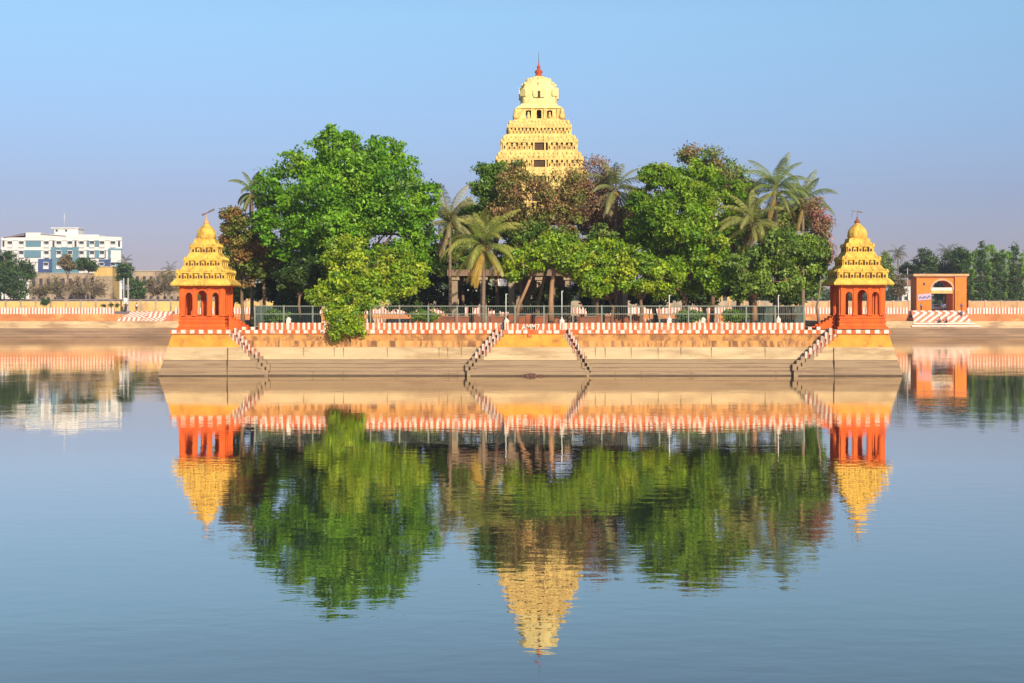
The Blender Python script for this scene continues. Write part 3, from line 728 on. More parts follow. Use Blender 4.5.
for i in range(nb):
    x = rx0 + (i + .5) * (rx1 - rx0) / nb; q.box(x - .011, x + .011, -.011, .011, .28, ztop - .08)
for x in (rx0, rx1):
    for i in range(240):
        y = .1 + i * .169; q.box(x - .012, x + .012, y - .012, y + .012, .28, ztop - .08)
q.build('bars', [M['bars']], rl)
# thin flag poles
for i, (px, py, lab) in enumerate(((506, 294, 'thin white pole rising from the domed post left of the lettering'), (561.5, 291, 'thin white pole rising from the domed post right of the lettering'),
                       (669, 295, 'thin white pole on the parapet below the large right hand tree'), (778, 295, 'thin white pole on the parapet nearest the forked trunk tree'))):
    q = MB(); y = yb + .24 if i > 1 else IY0 - .45 + .57; z0 = 4.76 if i > 1 else 4.65
    q.tube([(0, 0, 0), (0, 0, Z(py, D0) - z0)], .035, 6); q.lathe([(.09, 0), (.05, .12)], (0, 0, 0), 8)
    q.tube([(0, 0, Z(py, D0) - z0 - .1), (.12, 0, Z(py, D0) - z0)], .02, 5)
    o = q.build('pole', [M['pole']]); o.location = (X(px, D0), y, z0); tag(o, lab, 'pole', 'thin white poles on the parapet')

# ------------------------------------------------------------------ foliage
rng = np.random.default_rng(11)
def leafmesh(name, C, N, size, cols, aspect=.55):
    """rhombic leaves at centres C with normals N, colours cols"""
    n = len(C); A = rng.normal(size=(n, 3)); A -= (A * N).sum(1)[:, None] * N
    A /= np.linalg.norm(A, axis=1)[:, None] + 1e-9; Bv = np.cross(N, A)
    L = size * rng.uniform(.6, 1.3, n)[:, None] * .5; W = L * aspect
    V = np.stack([C - A * L, C - Bv * W + N * W * .25, C + A * L, C + Bv * W + N * W * .25], 1).reshape(-1, 3)
    me = bpy.data.meshes.new(name)
    me.vertices.add(4 * n); me.loops.add(4 * n); me.polygons.add(n)
    me.vertices.foreach_set('co', V.astype(np.float32).ravel())
    me.loops.foreach_set('vertex_index', np.arange(4 * n, dtype=np.int32))
    me.polygons.foreach_set('loop_start', np.arange(0, 4 * n, 4, dtype=np.int32))
    me.update(calc_edges=True)
    at = me.attributes.new('leafcol', 'FLOAT_COLOR', 'POINT')
    c4 = np.ones((n, 4), np.float32); c4[:, :3] = cols
    at.data.foreach_set('color', np.repeat(c4, 4, axis=0).ravel())
    me.materials.append(LEAF)
    return me

def mkpuffs(envs, k=1.0, pr=(.16, .30)):
    """envs in pixels -> puffs (centre, radius) in world space"""
    P = []
    for px, py, rx, ry, D, dep in envs:
        cx, cz = X(px, D), Z(py, D); a = rx * D / F; c = ry * D / F; r0 = min(a, c)
        cnt = max(5, int(k * 26 * (a * c) / (r0 * r0)))
        for _ in range(cnt):
            d = rng.normal(size=3); d /= np.linalg.norm(d); t = rng.uniform(.35, 1) ** .6
            r = r0 * rng.uniform(*pr)
            s_ = (1 - r / r0 * .75) * t
            P.append((cx + d[0] * a * s_, D + d[1] * dep * s_, cz + d[2] * c * s_, r))
    return P

def crown(puffs, n, size, pal, origin, jitter=.30, inner=.12, clump=26, loose=.16):
    P = np.array(puffs); w_ = P[:, 3] ** 2; w_ /= w_.sum()
    pal_c = np.array([p[:3] for p in pal]); pw = np.array([p[3] for p in pal], float); pw /= pw.sum()
    ncl = max(20, n // clump)
    idx = rng.choice(len(P), ncl, p=w_)
    d = rng.normal(size=(ncl, 3)); d[:, 2] = d[:, 2] * .85 + .22; d /= np.linalg.norm(d, axis=1)[:, None]
    rad = P[idx, 3] * (1 - inner * 3 * rng.random(ncl) ** 2)
    cc = P[idx, :3] + d * rad[:, None] * np.array([1.12, 1.12, .9])
    tone = rng.uniform(1 - jitter, 1 + jitter, ncl)
    puffcol = pal_c[rng.choice(len(pal), len(P), p=pw)]
    own = pal_c[rng.choice(len(pal), ncl, p=pw)]
    ccol = (puffcol[idx] * .6 + own * .4) * tone[:, None]
    ci = rng.integers(0, ncl, n)
    sp = loose * 1.0 + P[idx, 3][ci] * .13
    C = cc[ci] + rng.normal(size=(n, 3)) * sp[:, None] * np.array([1, 1, .7])
    N = d[ci] * .68 + rng.normal(size=(n, 3)) * .62 + np.array([0, 0, .25]); N /= np.linalg.norm(N, axis=1)[:, None]
    cols = ccol[ci] * rng.uniform(.8, 1.22, n)[:, None]
    C = C - np.array(origin)
    return C, N, cols

def tree(name, label, cat, base, envs, n, size, pal, trunk=None, tr=.28, bark='bark', group=None, k=1.0, limbs=12, loose=.16, pr=(.16, .30), fork=.45, twig=0, gz=TOPZ):
    px, D = base; origin = (X(px, D), D, gz)
    t = thing(name, origin, label, cat, group)
    P = mkpuffs(envs, k, pr)
    C, N, cols = crown(P, n, size, pal, origin, loose=loose)
    co = link('crown', leafmesh('crown', C, N, size, cols), t)
    m = MB(); o = Vector(origin)
    PA = [Vector(p[:3]) - o for p in P]; cen = sum(PA, Vector()) / len(PA); low = min(p.z for p in PA)
    if trunk: pts = [Vector((X(a, D + dd) - o.x, dd, Z(b, D + dd) - o.z)) for a, b, dd in trunk]
    else:
        fz = max(low * .8, 1.2) + (cen.z - low) * fork * .3
        pts = [Vector((0, 0, -.1)), Vector((rng.normal() * .1, 0, fz * .35)), Vector((cen.x * .12 + rng.normal() * .15, cen.y * .1, fz * .7)), Vector((cen.x * .35, cen.y * .3, fz))]
    rr = [tr * (1.25 if i == 0 else 1) * (1 - .35 * i / (len(pts) - 1)) for i in range(len(pts))]
    m.tube(pts, rr, 9); f = pts[-1]
    # leader
    top = Vector((cen.x, cen.y, cen.z + (max(p.z for p in PA) - cen.z) * .6)); mid = f.lerp(top, .5) + Vector((rng.normal() * .3, rng.normal() * .3, 0))
    m.tube([f, mid, top], [tr * .6, tr * .4, tr * .1], 7)
    for i in range(limbs):
        p = PA[int(rng.integers(len(PA)))]; s0 = pts[-1].lerp(pts[-2], rng.uniform(0, .35)) if rng.random() < .6 else f.lerp(mid, rng.uniform(.2, 1))
        m1 = s0.lerp(p, .35) + Vector((rng.normal() * .25, rng.normal() * .25, abs(p.z - s0.z) * .12)); m2 = s0.lerp(p, .72) + Vector((rng.normal() * .2, rng.normal() * .2, .15))
        m.tube([s0, m1, m2, p], [tr * .34, tr * .24, tr * .13, tr * .04], 6)
        for _ in range(2 + twig):
            q_ = PA[int(rng.integers(len(PA)))]
            if (q_ - m2).length < 3.6: m.tube([m2, m2.lerp(q_, .55) + Vector((0, 0, .12)), q_], [tr * .14, tr * .09, .02], 5)
    m.build('trunk', [M[bark]], t)
    return t

G1 = (.15, .36, .014, 3), (.22, .44, .02, 3), (.08, .22, .012, 2.3), (.32, .50, .035, .8)
G2 = (.33, .46, .018, 3), (.22, .37, .018, 2.5), (.47, .52, .035, 1.2), (.13, .27, .018, 1.6)
G3 = (.19, .35, .016, 3), (.27, .42, .02, 2.5), (.10, .23, .016, 2.2), (.38, .46, .035, 1.2)
OL = (.21, .29, .05, 3), (.14, .22, .04, 2), (.28, .33, .07, 1.5)
BR = (.36, .20, .09, 3), (.26, .14, .07, 2), (.46, .30, .11, 1.5), (.26, .32, .06, 3), (.14, .22, .04, 1.5)
PB = (.36, .20, .16, 3), (.44, .26, .15, 2), (.26, .15, .10, 2)
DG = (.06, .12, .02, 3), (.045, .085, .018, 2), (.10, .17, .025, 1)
MG = (.15, .27, .03, 3), (.10, .20, .03, 2), (.22, .33, .04, 1.5)

# back rows first (dense shade behind the front trees)
gB = 'shade trees at the back of the island'
back = [(232, 158, 255, 24, 26, OL), (275, 165, 262, 26, 26, DG), (318, 160, 250, 30, 36, DG), (372, 166, 240, 34, 44, DG), (425, 160, 258, 26, 30, DG), (470, 162, 236, 30, 38, MG),
        (525, 168, 248, 32, 34, DG), (600, 162, 246, 36, 36, DG), (655, 166, 240, 32, 44, DG), (705, 160, 250, 30, 34, DG), (750, 165, 246, 32, 36, MG), (800, 160, 256, 26, 30, MG)]
backlab = ['olive shade tree seen behind the left kiosk', 'dark shade tree behind the left end of the railing', 'dark shade tree behind the left edge of the large round green tree', 'dark shade tree directly behind the large round green tree',
           'dark shade tree between the round green tree and the front palm', 'mid green shade tree behind the front coconut palm', 'dark shade tree beneath the golden tower', 'dark shade tree right of the tower behind the yellow green trees',
           'dark shade tree behind the large right hand tree', 'dark shade tree between the large right tree and the low palm', 'mid green shade tree behind the low right palm', 'mid green shade tree behind the forked trunk tree']
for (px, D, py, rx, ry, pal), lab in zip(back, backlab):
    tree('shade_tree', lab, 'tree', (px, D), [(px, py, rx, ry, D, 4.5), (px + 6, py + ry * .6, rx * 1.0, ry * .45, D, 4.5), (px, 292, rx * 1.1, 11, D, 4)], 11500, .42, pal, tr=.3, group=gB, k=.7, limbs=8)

tree('round_tree', 'largest bright green round crowned tree right of the left kiosk', 'tree', (352, 137),
     [(345, 212, 72, 76, 137, 8), (298, 185, 38, 38, 137, 5), (392, 190, 40, 48, 137, 6), (345, 158, 46, 32, 137, 6), (282, 232, 30, 42, 136, 5), (412, 230, 26, 44, 137, 5), (350, 268, 70, 30, 136, 7), (330, 145, 22, 17, 137, 4), (385, 155, 24, 20, 137, 4), (268, 190, 16, 22, 137, 3), (427, 200, 15, 28, 137, 3), (420, 235, 22, 40, 137, 3), (345, 215, 40, 50, 133, 3), (350, 200, 60, 60, 132, 4)],
     84000, .34, G1, tr=.45, limbs=26, k=1.25, pr=(.14, .26))
tree('neem_tree', 'yellow green low spreading tree in front of the large round tree', 'tree', (360, 127.5),
     [(365, 280, 50, 24, 127.5, 3), (345, 252, 26, 20, 127.5, 2.5), (392, 262, 24, 22, 128, 2.5), (322, 296, 20, 15, 127, 2), (352, 302, 32, 13, 126, 2), (405, 285, 18, 16, 128, 2), (416, 276, 13, 20, 129, 2)],
     24000, .30, G2, tr=.16, limbs=16, k=.8, pr=(.2, .34))
t = tree('hanging_shrub', 'small yellow green shrub hanging over the striped parapet and wall', 'shrub', (346, 123.2),
     [(346, 322, 20, 15, 123.1, 1.2), (338, 334, 9, 8, 123.1, .6), (356, 330, 10, 9, 123.1, .6), (330, 315, 9, 7, 123.4, .7)], 5200, .25, G2, trunk=[(350, 341, .5), (350, 333, .1), (348, 324, 0)], tr=.07, limbs=8, k=.8, gz=3.0)
tree('mixed_tree', 'reddish brown leaved tree left of the large round tree behind the kiosk roof', 'tree', (243, 140),
     [(240, 232, 20, 26, 140, 3), (248, 262, 22, 26, 140, 3), (230, 215, 9, 9, 140, 2)], 13000, .32, ((.34, .15, .05, 3), (.24, .28, .05, 3), (.40, .25, .08, 1), (.15, .26, .04, 2)), tr=.2, bark='bark', k=.8, loose=.2)
tree('mixed_tree', 'olive green tree tucked between the reddish tree and the large round tree', 'tree', (264, 142),
     [(266, 255, 20, 34, 142, 3), (262, 215, 12, 20, 142, 2)], 11000, .32, OL, tr=.2, k=.8)
tree('green_tree', 'dark green tree at the left foot of the golden tower', 'tree', (497, 146), [(490, 178, 20, 22, 146, 3), (480, 200, 18, 20, 146, 3), (505, 215, 22, 30, 146, 3)], 13000, .32, MG + ((.10, .24, .02, 3),), tr=.22, k=.8)
gT = 'sparse brown leaved trees in front of the tower'
tree('brown_tree', 'brown and olive sparse tree in front of the left side of the tower', 'tree', (520, 142), [(516, 180, 20, 20, 142, 3), (508, 208, 22, 22, 142, 2.5)], 6000, .28, BR + ((.20, .22, .04, 3),), tr=.18, group=gT, k=.9, loose=.26, twig=3, limbs=20)
tree('brown_tree', 'reddish brown sparse tree in front of the middle of the tower', 'tree', (553, 140), [(548, 190, 24, 20, 140, 3), (556, 215, 32, 26, 140, 3), (575, 188, 16, 22, 140, 2.5)], 7500, .28, BR, tr=.18, group=gT, k=.9, loose=.26, twig=3, limbs=22)
tree('brown_tree', 'purplish almost bare tree beside the right edge of the tower', 'tree', (596, 141), [(590, 176, 20, 32, 141, 2.5), (606, 180, 14, 24, 141, 2), (600, 215, 26, 26, 141, 3)], 4000, .26, PB + ((.30, .16, .06, 2),), tr=.17, group=gT, k=1, loose=.30, twig=5, limbs=26)
tree('olive_tree', 'mid height olive green tree below the brown trees', 'tree', (538, 134), [(530, 236, 30, 22, 134, 3), (565, 240, 24, 18, 134, 2.5), (600, 240, 22, 16, 134, 2.5)], 14000, .30, OL + ((.10, .22, .02, 3), (.24, .13, .05, 1.2)), tr=.2, k=.8)
gY = 'yellow green trees along the railing'
tree('almond_tree', 'yellow green tree with a leaning trunk right of the front palm', 'tree', (518, 129.5), [(532, 258, 28, 20, 129.5, 2.5), (515, 268, 16, 13, 129.5, 2), (548, 246, 20, 16, 129.5, 2)], 9500, .34, G2, trunk=[(516, 322, 0), (519, 305, 0), (527, 287, 0), (533, 272, 0)], tr=.17, bark='bark_pale', group=gY, k=.75, limbs=9, pr=(.2, .34))
tree('almond_tree', 'bright yellow green tree on a straight pale trunk below the tower', 'tree', (551, 129), [(575, 262, 34, 24, 129, 2.8), (595, 280, 24, 20, 129, 2.5), (560, 250, 20, 18, 129, 2), (606, 255, 18, 20, 129, 2)], 14000, .34, G2, trunk=[(551, 323, 0), (551, 300, 0), (552, 283, 0), (556, 266, 0)], tr=.24, bark='bark_pale', group=gY, k=.75, limbs=14, pr=(.2, .34))
tree('almond_tree', 'yellow green tree in front of the large right hand tree', 'tree', (640, 129.5), [(640, 276, 30, 22, 129.5, 2.5), (665, 282, 22, 20, 129.5, 2.2), (625, 258, 18, 16, 129.5, 2)], 12000, .34, G2 + ((.07, .18, .02, 2),), tr=.2, bark='bark', group=gY, k=.75, limbs=10, pr=(.2, .34))
tree('broad_tree', 'large leafy green tree with an uneven top right of the tower', 'tree', (684, 134),
     [(680, 215, 46, 46, 134, 5.5), (664, 176, 26, 20, 134, 3.5), (700, 186, 24, 28, 134, 4), (648, 225, 24, 34, 134, 4), (708, 240, 22, 38, 133, 4), (680, 268, 48, 28, 132.5, 4.5), (640, 200, 10, 14, 134, 2), (712, 285, 18, 18, 132, 2.5), (682, 215, 36, 40, 130.5, 3)],
     60000, .33, G3, tr=.36, limbs=24, k=1.15, pr=(.15, .28))
tree('brown_tree', 'tall brown topped tree behind the large right hand tree', 'tree', (712, 143), [(706, 162, 22, 17, 143, 2.5), (728, 180, 18, 22, 143, 2.5), (690, 155, 12, 11, 143, 2), (745, 190, 12, 16, 143, 2)], 9500, .28, ((.38, .25, .15, 3), (.18, .33, .05, 3), (.30, .33, .08, 1.5)), tr=.2, k=.9, loose=.28, twig=3, limbs=20)
tree('green_tree', 'small green tree between the brown topped tree and the right palms', 'tree', (738, 136), [(736, 195, 14, 18, 136, 2), (728, 225, 14, 24, 136, 2.5)], 7000, .30, G3, tr=.16, k=.8)
tree('forked_tree', 'olive green broad tree with a forked pale trunk left of the right kiosk', 'tree', (755, 129),
     [(782, 252, 36, 24, 129, 3.5), (748, 270, 24, 24, 129, 3), (775, 280, 40, 18, 129, 3), (812, 258, 18, 28, 129.5, 2.5), (742, 290, 14, 10, 129, 2)], 24000, .32, ((.20, .31, .05, 3), (.27, .39, .05, 2), (.13, .23, .045, 2)), trunk=[(754.5, 322, 0), (754.5, 306, 0), (755, 296, 0)], tr=.24, bark='bark_pale', limbs=8, k=.8)
tree('mixed_tree', 'olive and brown tree behind the right hand palms', 'tree', (775, 146), [(772, 225, 34, 26, 146, 3.5), (812, 236, 18, 24, 146, 2.5), (745, 215, 20, 22, 146, 2.5), (800, 212, 16, 16, 146, 2)], 15000, .32, OL + ((.34, .18, .09, 2.5), (.15, .26, .04, 2)), tr=.2, k=.8, loose=.22)
tree('mixed_tree', 'olive and rust coloured tree between the dusty palm and the large right tree', 'tree', (622, 144), [(618, 228, 22, 26, 144, 2.5), (636, 208, 12, 20, 144, 2)], 8000, .30, OL + ((.40, .20, .08, 3),), tr=.18, k=.8, loose=.22)
tree('green_tree', 'dull green tree behind the two left palms', 'tree', (462, 149), [(462, 232, 22, 30, 149, 3), (448, 262, 20, 22, 149, 2.5), (474, 262, 20, 24, 149, 2.5)], 11000, .34, MG, tr=.2, k=.8)
tree('almond_tree', 'low yellow green tree between the bright straight trunk tree and the large right tree', 'tree', (612, 131), [(612, 262, 24, 22, 131, 2.5), (600, 284, 20, 14, 131, 2)], 8000, .32, G2 + G3, tr=.16, k=.8, group=gY)
# its fork
ft = [o for o in bpy.data.objects if o.name.startswith('forked_tree')][0]
m = MB(); o_ = Vector(ft.location)
fp = lambda a, b, dd=0: Vector((X(a, 129) - o_.x, dd, Z(b, 129) - o_.z))
m.tube([fp(755, 298), fp(750, 291), fp(742, 286), fp(734, 284)], [.19, .16, .13, .09], 7)
m.tube([fp(755, 298), fp(758, 290), fp(764, 284), fp(772, 278)], [.19, .17, .14, .10], 7)
m.build('fork', [M['bark_pale']], ft)
tree('pink_tree', 'sparse pink leaved tree beside the right kiosk roof', 'tree', (820, 137), [(822, 228, 9, 18, 137, 1.6), (815, 208, 8, 12, 137, 1.5), (824, 252, 10, 16, 137, 1.6)], 3600, .26, ((.50, .22, .18, 3), (.38, .20, .11, 2), (.24, .27, .07, 2)), tr=.12, loose=.28, twig=4, limbs=12, bark='bark_grey')
tree('green_tree', 'small green tree with a straight dark trunk below the reddish tree', 'tree', (300, 133), [(292, 280, 20, 14, 133, 2.5), (312, 268, 16, 16, 133, 2)], 7000, .3, DG, tr=.15, k=.8)

# coconut palms ----------------------------------------------------
def frond_mesh(L, el, droop, col, tip, curl=0.0, np_=44, seed=0):
    """pinnate leaf along +X starting at the origin, elevation el, bending down by droop"""
    r_ = random.Random(seed); pts = []; p = Vector((0, 0, 0)); n = 14
    for i in range(n + 1):
        pts.append(p.copy()); a = el - droop * (i / n) ** 1.2
        p = p + Vector((math.cos(a), curl * i / n * .25, math.sin(a))) * (L / n)
    vs = []; fs = []; cols = []
    def at(t):
        f = t * n; i = min(n - 1, int(f)); return pts[i].lerp(pts[i + 1], f - i), (pts[i + 1] - pts[i]).normalized()
    for k in range(np_):
        t = .14 + .86 * (k + .5) / np_; c, d = at(t)
        ll = L * .22 * math.sin(math.pi * (.16 + .80 * t)) ** .8; w_ = .024
        side = Vector((-d.y, d.x, 0)); side.normalize(); up = side.cross(d) * -1
        for sg in (-1, 1):
            v = (side * sg * .62 + d * .55 + Vector((0, 0, -.42 + r_.uniform(-.15, .15)))).normalized()
            m1 = c + v * ll * .5; m2 = m1 + (v + Vector((0, 0, -.8))).normalized() * ll * .5
            b = len(vs); wv = d * w_
            vs += [c - wv, c + wv, m1 - wv * 1.1, m1 + wv * 1.1, m2]
            fs += [(b, b + 1, b + 3, b + 2), (b + 2, b + 3, b + 4)]
            f_ = r_.uniform(.8, 1.2); cc = [(a_ * (1 - t) + b_ * t) * f_ for a_, b_ in zip(col, tip)]; cols += [cc] * 5
    # rachis
    for i in range(n):
        a, b_ = pts[i], pts[i + 1]; w0 = .055 * (1 - i / n) + .012; b = len(vs); y = Vector((0, w0, 0)); zz = Vector((0, 0, -w0))
        w1 = .055 * (1 - (i + 1) / n) + .012; y1 = Vector((0, w1, 0)); z1 = Vector((0, 0, -w1))
        vs += [a - y, a + y, a + zz, b_ - y1, b_ + y1, b_ + z1]; fs += [(b, b + 1, b + 4, b + 3), (b, b + 3, b + 5, b + 2), (b + 1, b + 2, b + 5, b + 4)]
        cols += [[.30, .26, .10]] * 6
    me = bpy.data.meshes.new('frond'); me.from_pydata([tuple(v) for v in vs], [], fs)
    at_ = me.attributes.new('leafcol', 'FLOAT_COLOR', 'POINT'); c4 = np.ones((len(vs), 4), np.float32); c4[:, :3] = cols; at_.data.foreach_set('color', c4.ravel())
    me.materials.append(LEAF); return me
def palm(label, px, py, D, L, col, tip, dead, basepx=None, group='coconut palms on the island', n=22, gz=TOPZ, tr=.17, ndead=4, nn=46, az0=0, parts=True):
    bx = X(basepx if basepx else px, D); t = thing('coconut_palm', (bx, D, gz), label, 'palm', group)
    top = Vector((X(px, D) - bx, 0, Z(py, D) - gz)); m = MB()
    m.tube([(0, 0, -.1), (top.x * .15, 0, top.z * .15), (top.x * .55, .1, top.z * .5), (top.x * .95, 0, top.z * .9), top], [tr * 1.5, tr * 1.05, tr * .9, tr * .8, tr * .9], 9)
    m.build('trunk', [M['palm_bark']], t)
    kinds = [(78, 70), (62, 100), (44, 112), (24, 108), (4, 92), (-22, 60)]
    sd = int(px * 7)
    meshes = [frond_mesh(L * (1, .98, 1, 1, .95, .85)[i], R(e), R(dr), col, tip, curl=.3 * (-1) ** i, seed=sd + i, np_=nn) for i, (e, dr) in enumerate(kinds)]
    dm = frond_mesh(L * .8, R(-45), R(40), dead, dead, seed=sd + 9, np_=nn)
    rd = random.Random(sd)
    for i in range(n):
        k = min(5, int(i / n * 6)); o = link('frond', meshes[k], t); o.location = top + Vector((0, 0, .1 - .05 * k))
        o.rotation_euler = (rd.uniform(-.3, .3), rd.uniform(-.22, .18), az0 + i * 2.39996 + rd.uniform(-.2, .2)); s_ = rd.uniform(.78, 1.12); o.scale = (s_, s_, s_)
    for i in range(ndead):
        o = link('frond', dm, t); o.location = top - Vector((0, 0, .25)); o.rotation_euler = (0, rd.uniform(-.2, .2), az0 + i * 2.1 + rd.uniform(-.3, .3)); o['label'] = 'dry drooping frond'
    c = MB()
    for i in range(9):
        a = i * .7; c.ball((top.x + .3 * math.cos(a), top.y + .3 * math.sin(a), top.z - .28 - .12 * (i % 3)), .14, 0, 7, 5, 1.15)
    c.build('coconuts', [paint('coconut', (.28, .18, .05))] if 'coconut' not in bpy.data.materials else [bpy.data.materials['coconut']], t)
pg = (.16, .28, .04); pt = (.32, .38, .09); pd = (.40, .27, .08)
palm('front coconut palm with yellowing lower fronds below the left side of the tower', 484, 246, 130, 4.6, (.26, .38, .06), (.54, .50, .12), (.58, .38, .06), basepx=483, n=26, ndead=7)
palm('greyish coconut palm just behind and left of the front palm', 450, 222, 142, 4.2, (.27, .30, .11), (.46, .41, .20), (.40, .31, .17), n=22, ndead=5)
palm('dusty coconut palm standing alone right of the tower above the brown trees', 616, 190, 139, 3.9, (.18, .25, .07), (.36, .35, .14), (.36, .27, .12), n=22, ndead=6)
palm('tallest coconut palm in the right hand group', 776, 190, 139, 4.3, pg, (.30, .33, .10), pd, n=24, ndead=4)
palm('coconut palm at the right end of the group leaning towards the kiosk', 803, 203, 144, 3.9, pg, (.30, .33, .10), pd, n=20, ndead=4)
palm('lower coconut palm with star shaped fronds left in the right hand group', 752, 224, 133, 3.9, (.24, .30, .07), (.44, .42, .13), pd, n=20, ndead=5)
palm('coconut palm peeping out behind the left edge of the round tree', 252, 193, 148, 2.7, pg, (.22, .22, .08), (.2, .15, .07), n=18, ndead=4)
palm('small coconut palm half hidden beneath the brown trees right of the tower', 603, 250, 147, 3.4, pg, pt, pd, n=16)

for i, (px, D, py, rx, ry, lab) in enumerate(((300, 152, 300, 26, 14, 'dark undergrowth bush left of the round tree trunk'), (352, 150, 298, 30, 16, 'dark undergrowth bush under the round tree'), (410, 154, 298, 26, 16, 'dark undergrowth bush right of the round tree trunk'), (455, 152, 297, 24, 18, 'dark undergrowth bush behind the front palm trunk'), (505, 150, 296, 24, 18, 'dark undergrowth bush behind the leaning trunk'),
    (552, 142, 297, 26, 17, 'dark undergrowth bush behind the straight pale trunk'), (600, 152, 298, 26, 16, 'dark undergrowth bush right of the straight pale trunk'), (650, 154, 295, 26, 13, 'dark undergrowth bush under the large right hand tree'), (700, 152, 293, 26, 13, 'dark undergrowth bush left of the forked trunk'), (790, 152, 293, 24, 12, 'dark undergrowth bush right of the forked trunk'))):
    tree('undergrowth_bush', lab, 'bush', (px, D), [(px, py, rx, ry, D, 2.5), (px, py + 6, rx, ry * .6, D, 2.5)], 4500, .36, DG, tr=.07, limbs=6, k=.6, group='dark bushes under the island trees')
# low plants and clutter on the terrace
for i, (px, D, h, lab) in enumerate(((425, 129, 1.2, 'low dark bush behind the railing left of the front palm'), (690, 129, 1.1, 'low dark bush behind the railing under the large right tree'), (735, 130, 1.3, 'low dark bush behind the railing left of the forked trunk'), (275, 131, 1.2, 'low dark bush at the left end of the railing'))):
    tree('low_bush', lab, 'bush', (px, D), [(px, Z(0, 1) * 0 + 316, 16, 6, D, 1.2)], 1800, .22, MG, tr=.05, limbs=5, group='low bushes behind the railing')

# ------------------------------------------------------------------ far bank
gz = FARZ
def facade_box(mb, x0, x1, y0, y1, z0, z1, m=0): mb.box(x0, x1, y0, y1, z0, z1, m)
# compound walls
for a, b, mat, lab in ((-40, 412, 'byellow', 'yellow compound wall with brown piers along the far left bank'), (780, 910, 'gate_trim', 'peach compound wall on the far bank between the right kiosk and the orange gate'), (968, 1100, 'gate_trim', 'peach compound wall on the far bank right of the orange gate'), (415, 775, 'bold', 'pale compound wall on the far bank glimpsed beneath the island trees')):
    D = 313; c = X((a + b) / 2, D); t = thing('compound_wall', (c, D, gz), lab, 'wall', 'compound walls on the far bank')
    q = MB(); q.box(X(a, D) - c, X(b, D) - c, -.15, .15, 0, 2.05, 0); q.box(X(a, D) - c, X(b, D) - c, -.2, .2, 2.05, 2.15, 1)
    q.build('wall_face', [M[mat], M['concrete']], t)
    q = MB(); n = int((b - a) / 15)
    for i in range(n + 1):
        x = X(a, D) - c + .2 + i * ((X(b, D) - X(a, D)) - .4) / n; q.box(x - .18, x + .18, -.27, .27, 0, 2.25)
    q.build('piers', [M['bold'] if mat == 'byellow' else M['gate_trim']], t)

# white and teal building
D = 420; s_ = D / F; bx = X(62, D)
bl = thing('office_building', (bx, D, gz), 'long white four storey building with teal and navy panels on the far left', 'building')
def BX(px): return X(px, D) - bx
def BZ(py): return Z(py, D) - gz
q = MB(); sh_ = 14 / 420
q.add([(BX(1.5), 0, 0), (BX(122), 0, 0), (BX(122) + (BX(122) + bx) * sh_, 14, 0), (BX(1.5) + (BX(1.5) + bx) * sh_, 14, 0)] + [(BX(1.5), 0, BZ(238)), (BX(122), 0, BZ(238)), (BX(122) + (BX(122) + bx) * sh_, 14, BZ(238)), (BX(1.5) + (BX(1.5) + bx) * sh_, 14, BZ(238))], [(0, 1, 5, 4), (1, 2, 6, 5), (2, 3, 7, 6), (3, 0, 4, 7), (4, 5, 6, 7)]); q.box(BX(1.5), BX(122), -.25, 0, BZ(240.5), BZ(237.5)); q.box(BX(1.5), BX(122), -.3, 0, BZ(250.2), BZ(247)); q.box(BX(28), BX(45), -.3, -.0, BZ(262), BZ(258)); q.box(BX(112), BX(122), -1.2, -.25, BZ(262.5), BZ(250.5))
q.build('wall', [M['bwhite']], bl)
q = MB(); q.add([(BX(1.5), -.3, BZ(238)), (BX(26), -.3, BZ(233)), (BX(26), 10, BZ(233)), (BX(1.5), 10, BZ(238))], [(0, 1, 2, 3)], 1)
q.box(BX(26), BX(41), -.3, 5, BZ(238), BZ(232.6), 0); q.hexa(BX(41), BX(122), -.3, 1.5, BZ(238.4), BZ(238.4), BZ(234), BZ(237.2), 0)
q.hexa(BX(41), BX(66), -.45, -.3, BZ(234.6), BZ(236.6), BZ(234.0), BZ(235.8), 1); q.hexa(BX(4), BX(25), -.45, -.3, BZ(238), BZ(235.6), BZ(237.2), BZ(233.8), 1)
q.box(BX(66), BX(97), 2, 8, BZ(236.5), BZ(234.2), 0)
rf = q.build('roof', [M['bwhite'], M['slate']], bl)
q = MB(); q.box(BX(51), BX(75), 3, 9, BZ(235), BZ(227), 0); q.box(BX(48), BX(76), 2.6, 9.4, BZ(228), BZ(227), 0); q.box(BX(52.5), BX(54.5), 2.9, 3.1, BZ(231), BZ(229), 1); q.box(BX(62), BX(64), 2.9, 3.1, BZ(231), BZ(229), 1)
q.build('penthouse', [M['bwhite'], M['window']], bl)
q = MB(); q.tube([(BX(59), 5, BZ(227)), (BX(59), 5, BZ(212))], .06); q.tube([(BX(59) - .5, 5, BZ(216)), (BX(59) + .5, 5, BZ(216))], .04); q.build('antenna', [M['pole']], bl)
q = MB()
for a, b, c, d in ((26, 41, 247, 241), (87, 99, 247, 241), (51, 79, 275, 247), (26, 41, 257.5, 250.3), (87, 106, 258, 250.3), (108.5, 122, 272, 248.5), (20, 26, 257, 250.3)): q = MB(); q.box(BX(a), BX(b), -.35, -.02, BZ(c), BZ(d)); q.build('teal_panel', [M['teal']], bl)
for a, b, c, d in ((39, 52.5, 272, 259), (99.5, 111, 270, 259.5)): q = MB(); q.box(BX(a), BX(b), -.75, -.36, BZ(c), BZ(d)); q.build('navy_panel', [M['navy']], bl)
wins = []
for row, (a, b) in enumerate(((241.5, 244.4), (251.3, 254.5), (263, 266))):
    for px in (10.5, 22, 47, 59.5, 70.5, 82, 92.5, 102.5, 113.5): wins.append((px, a, b))
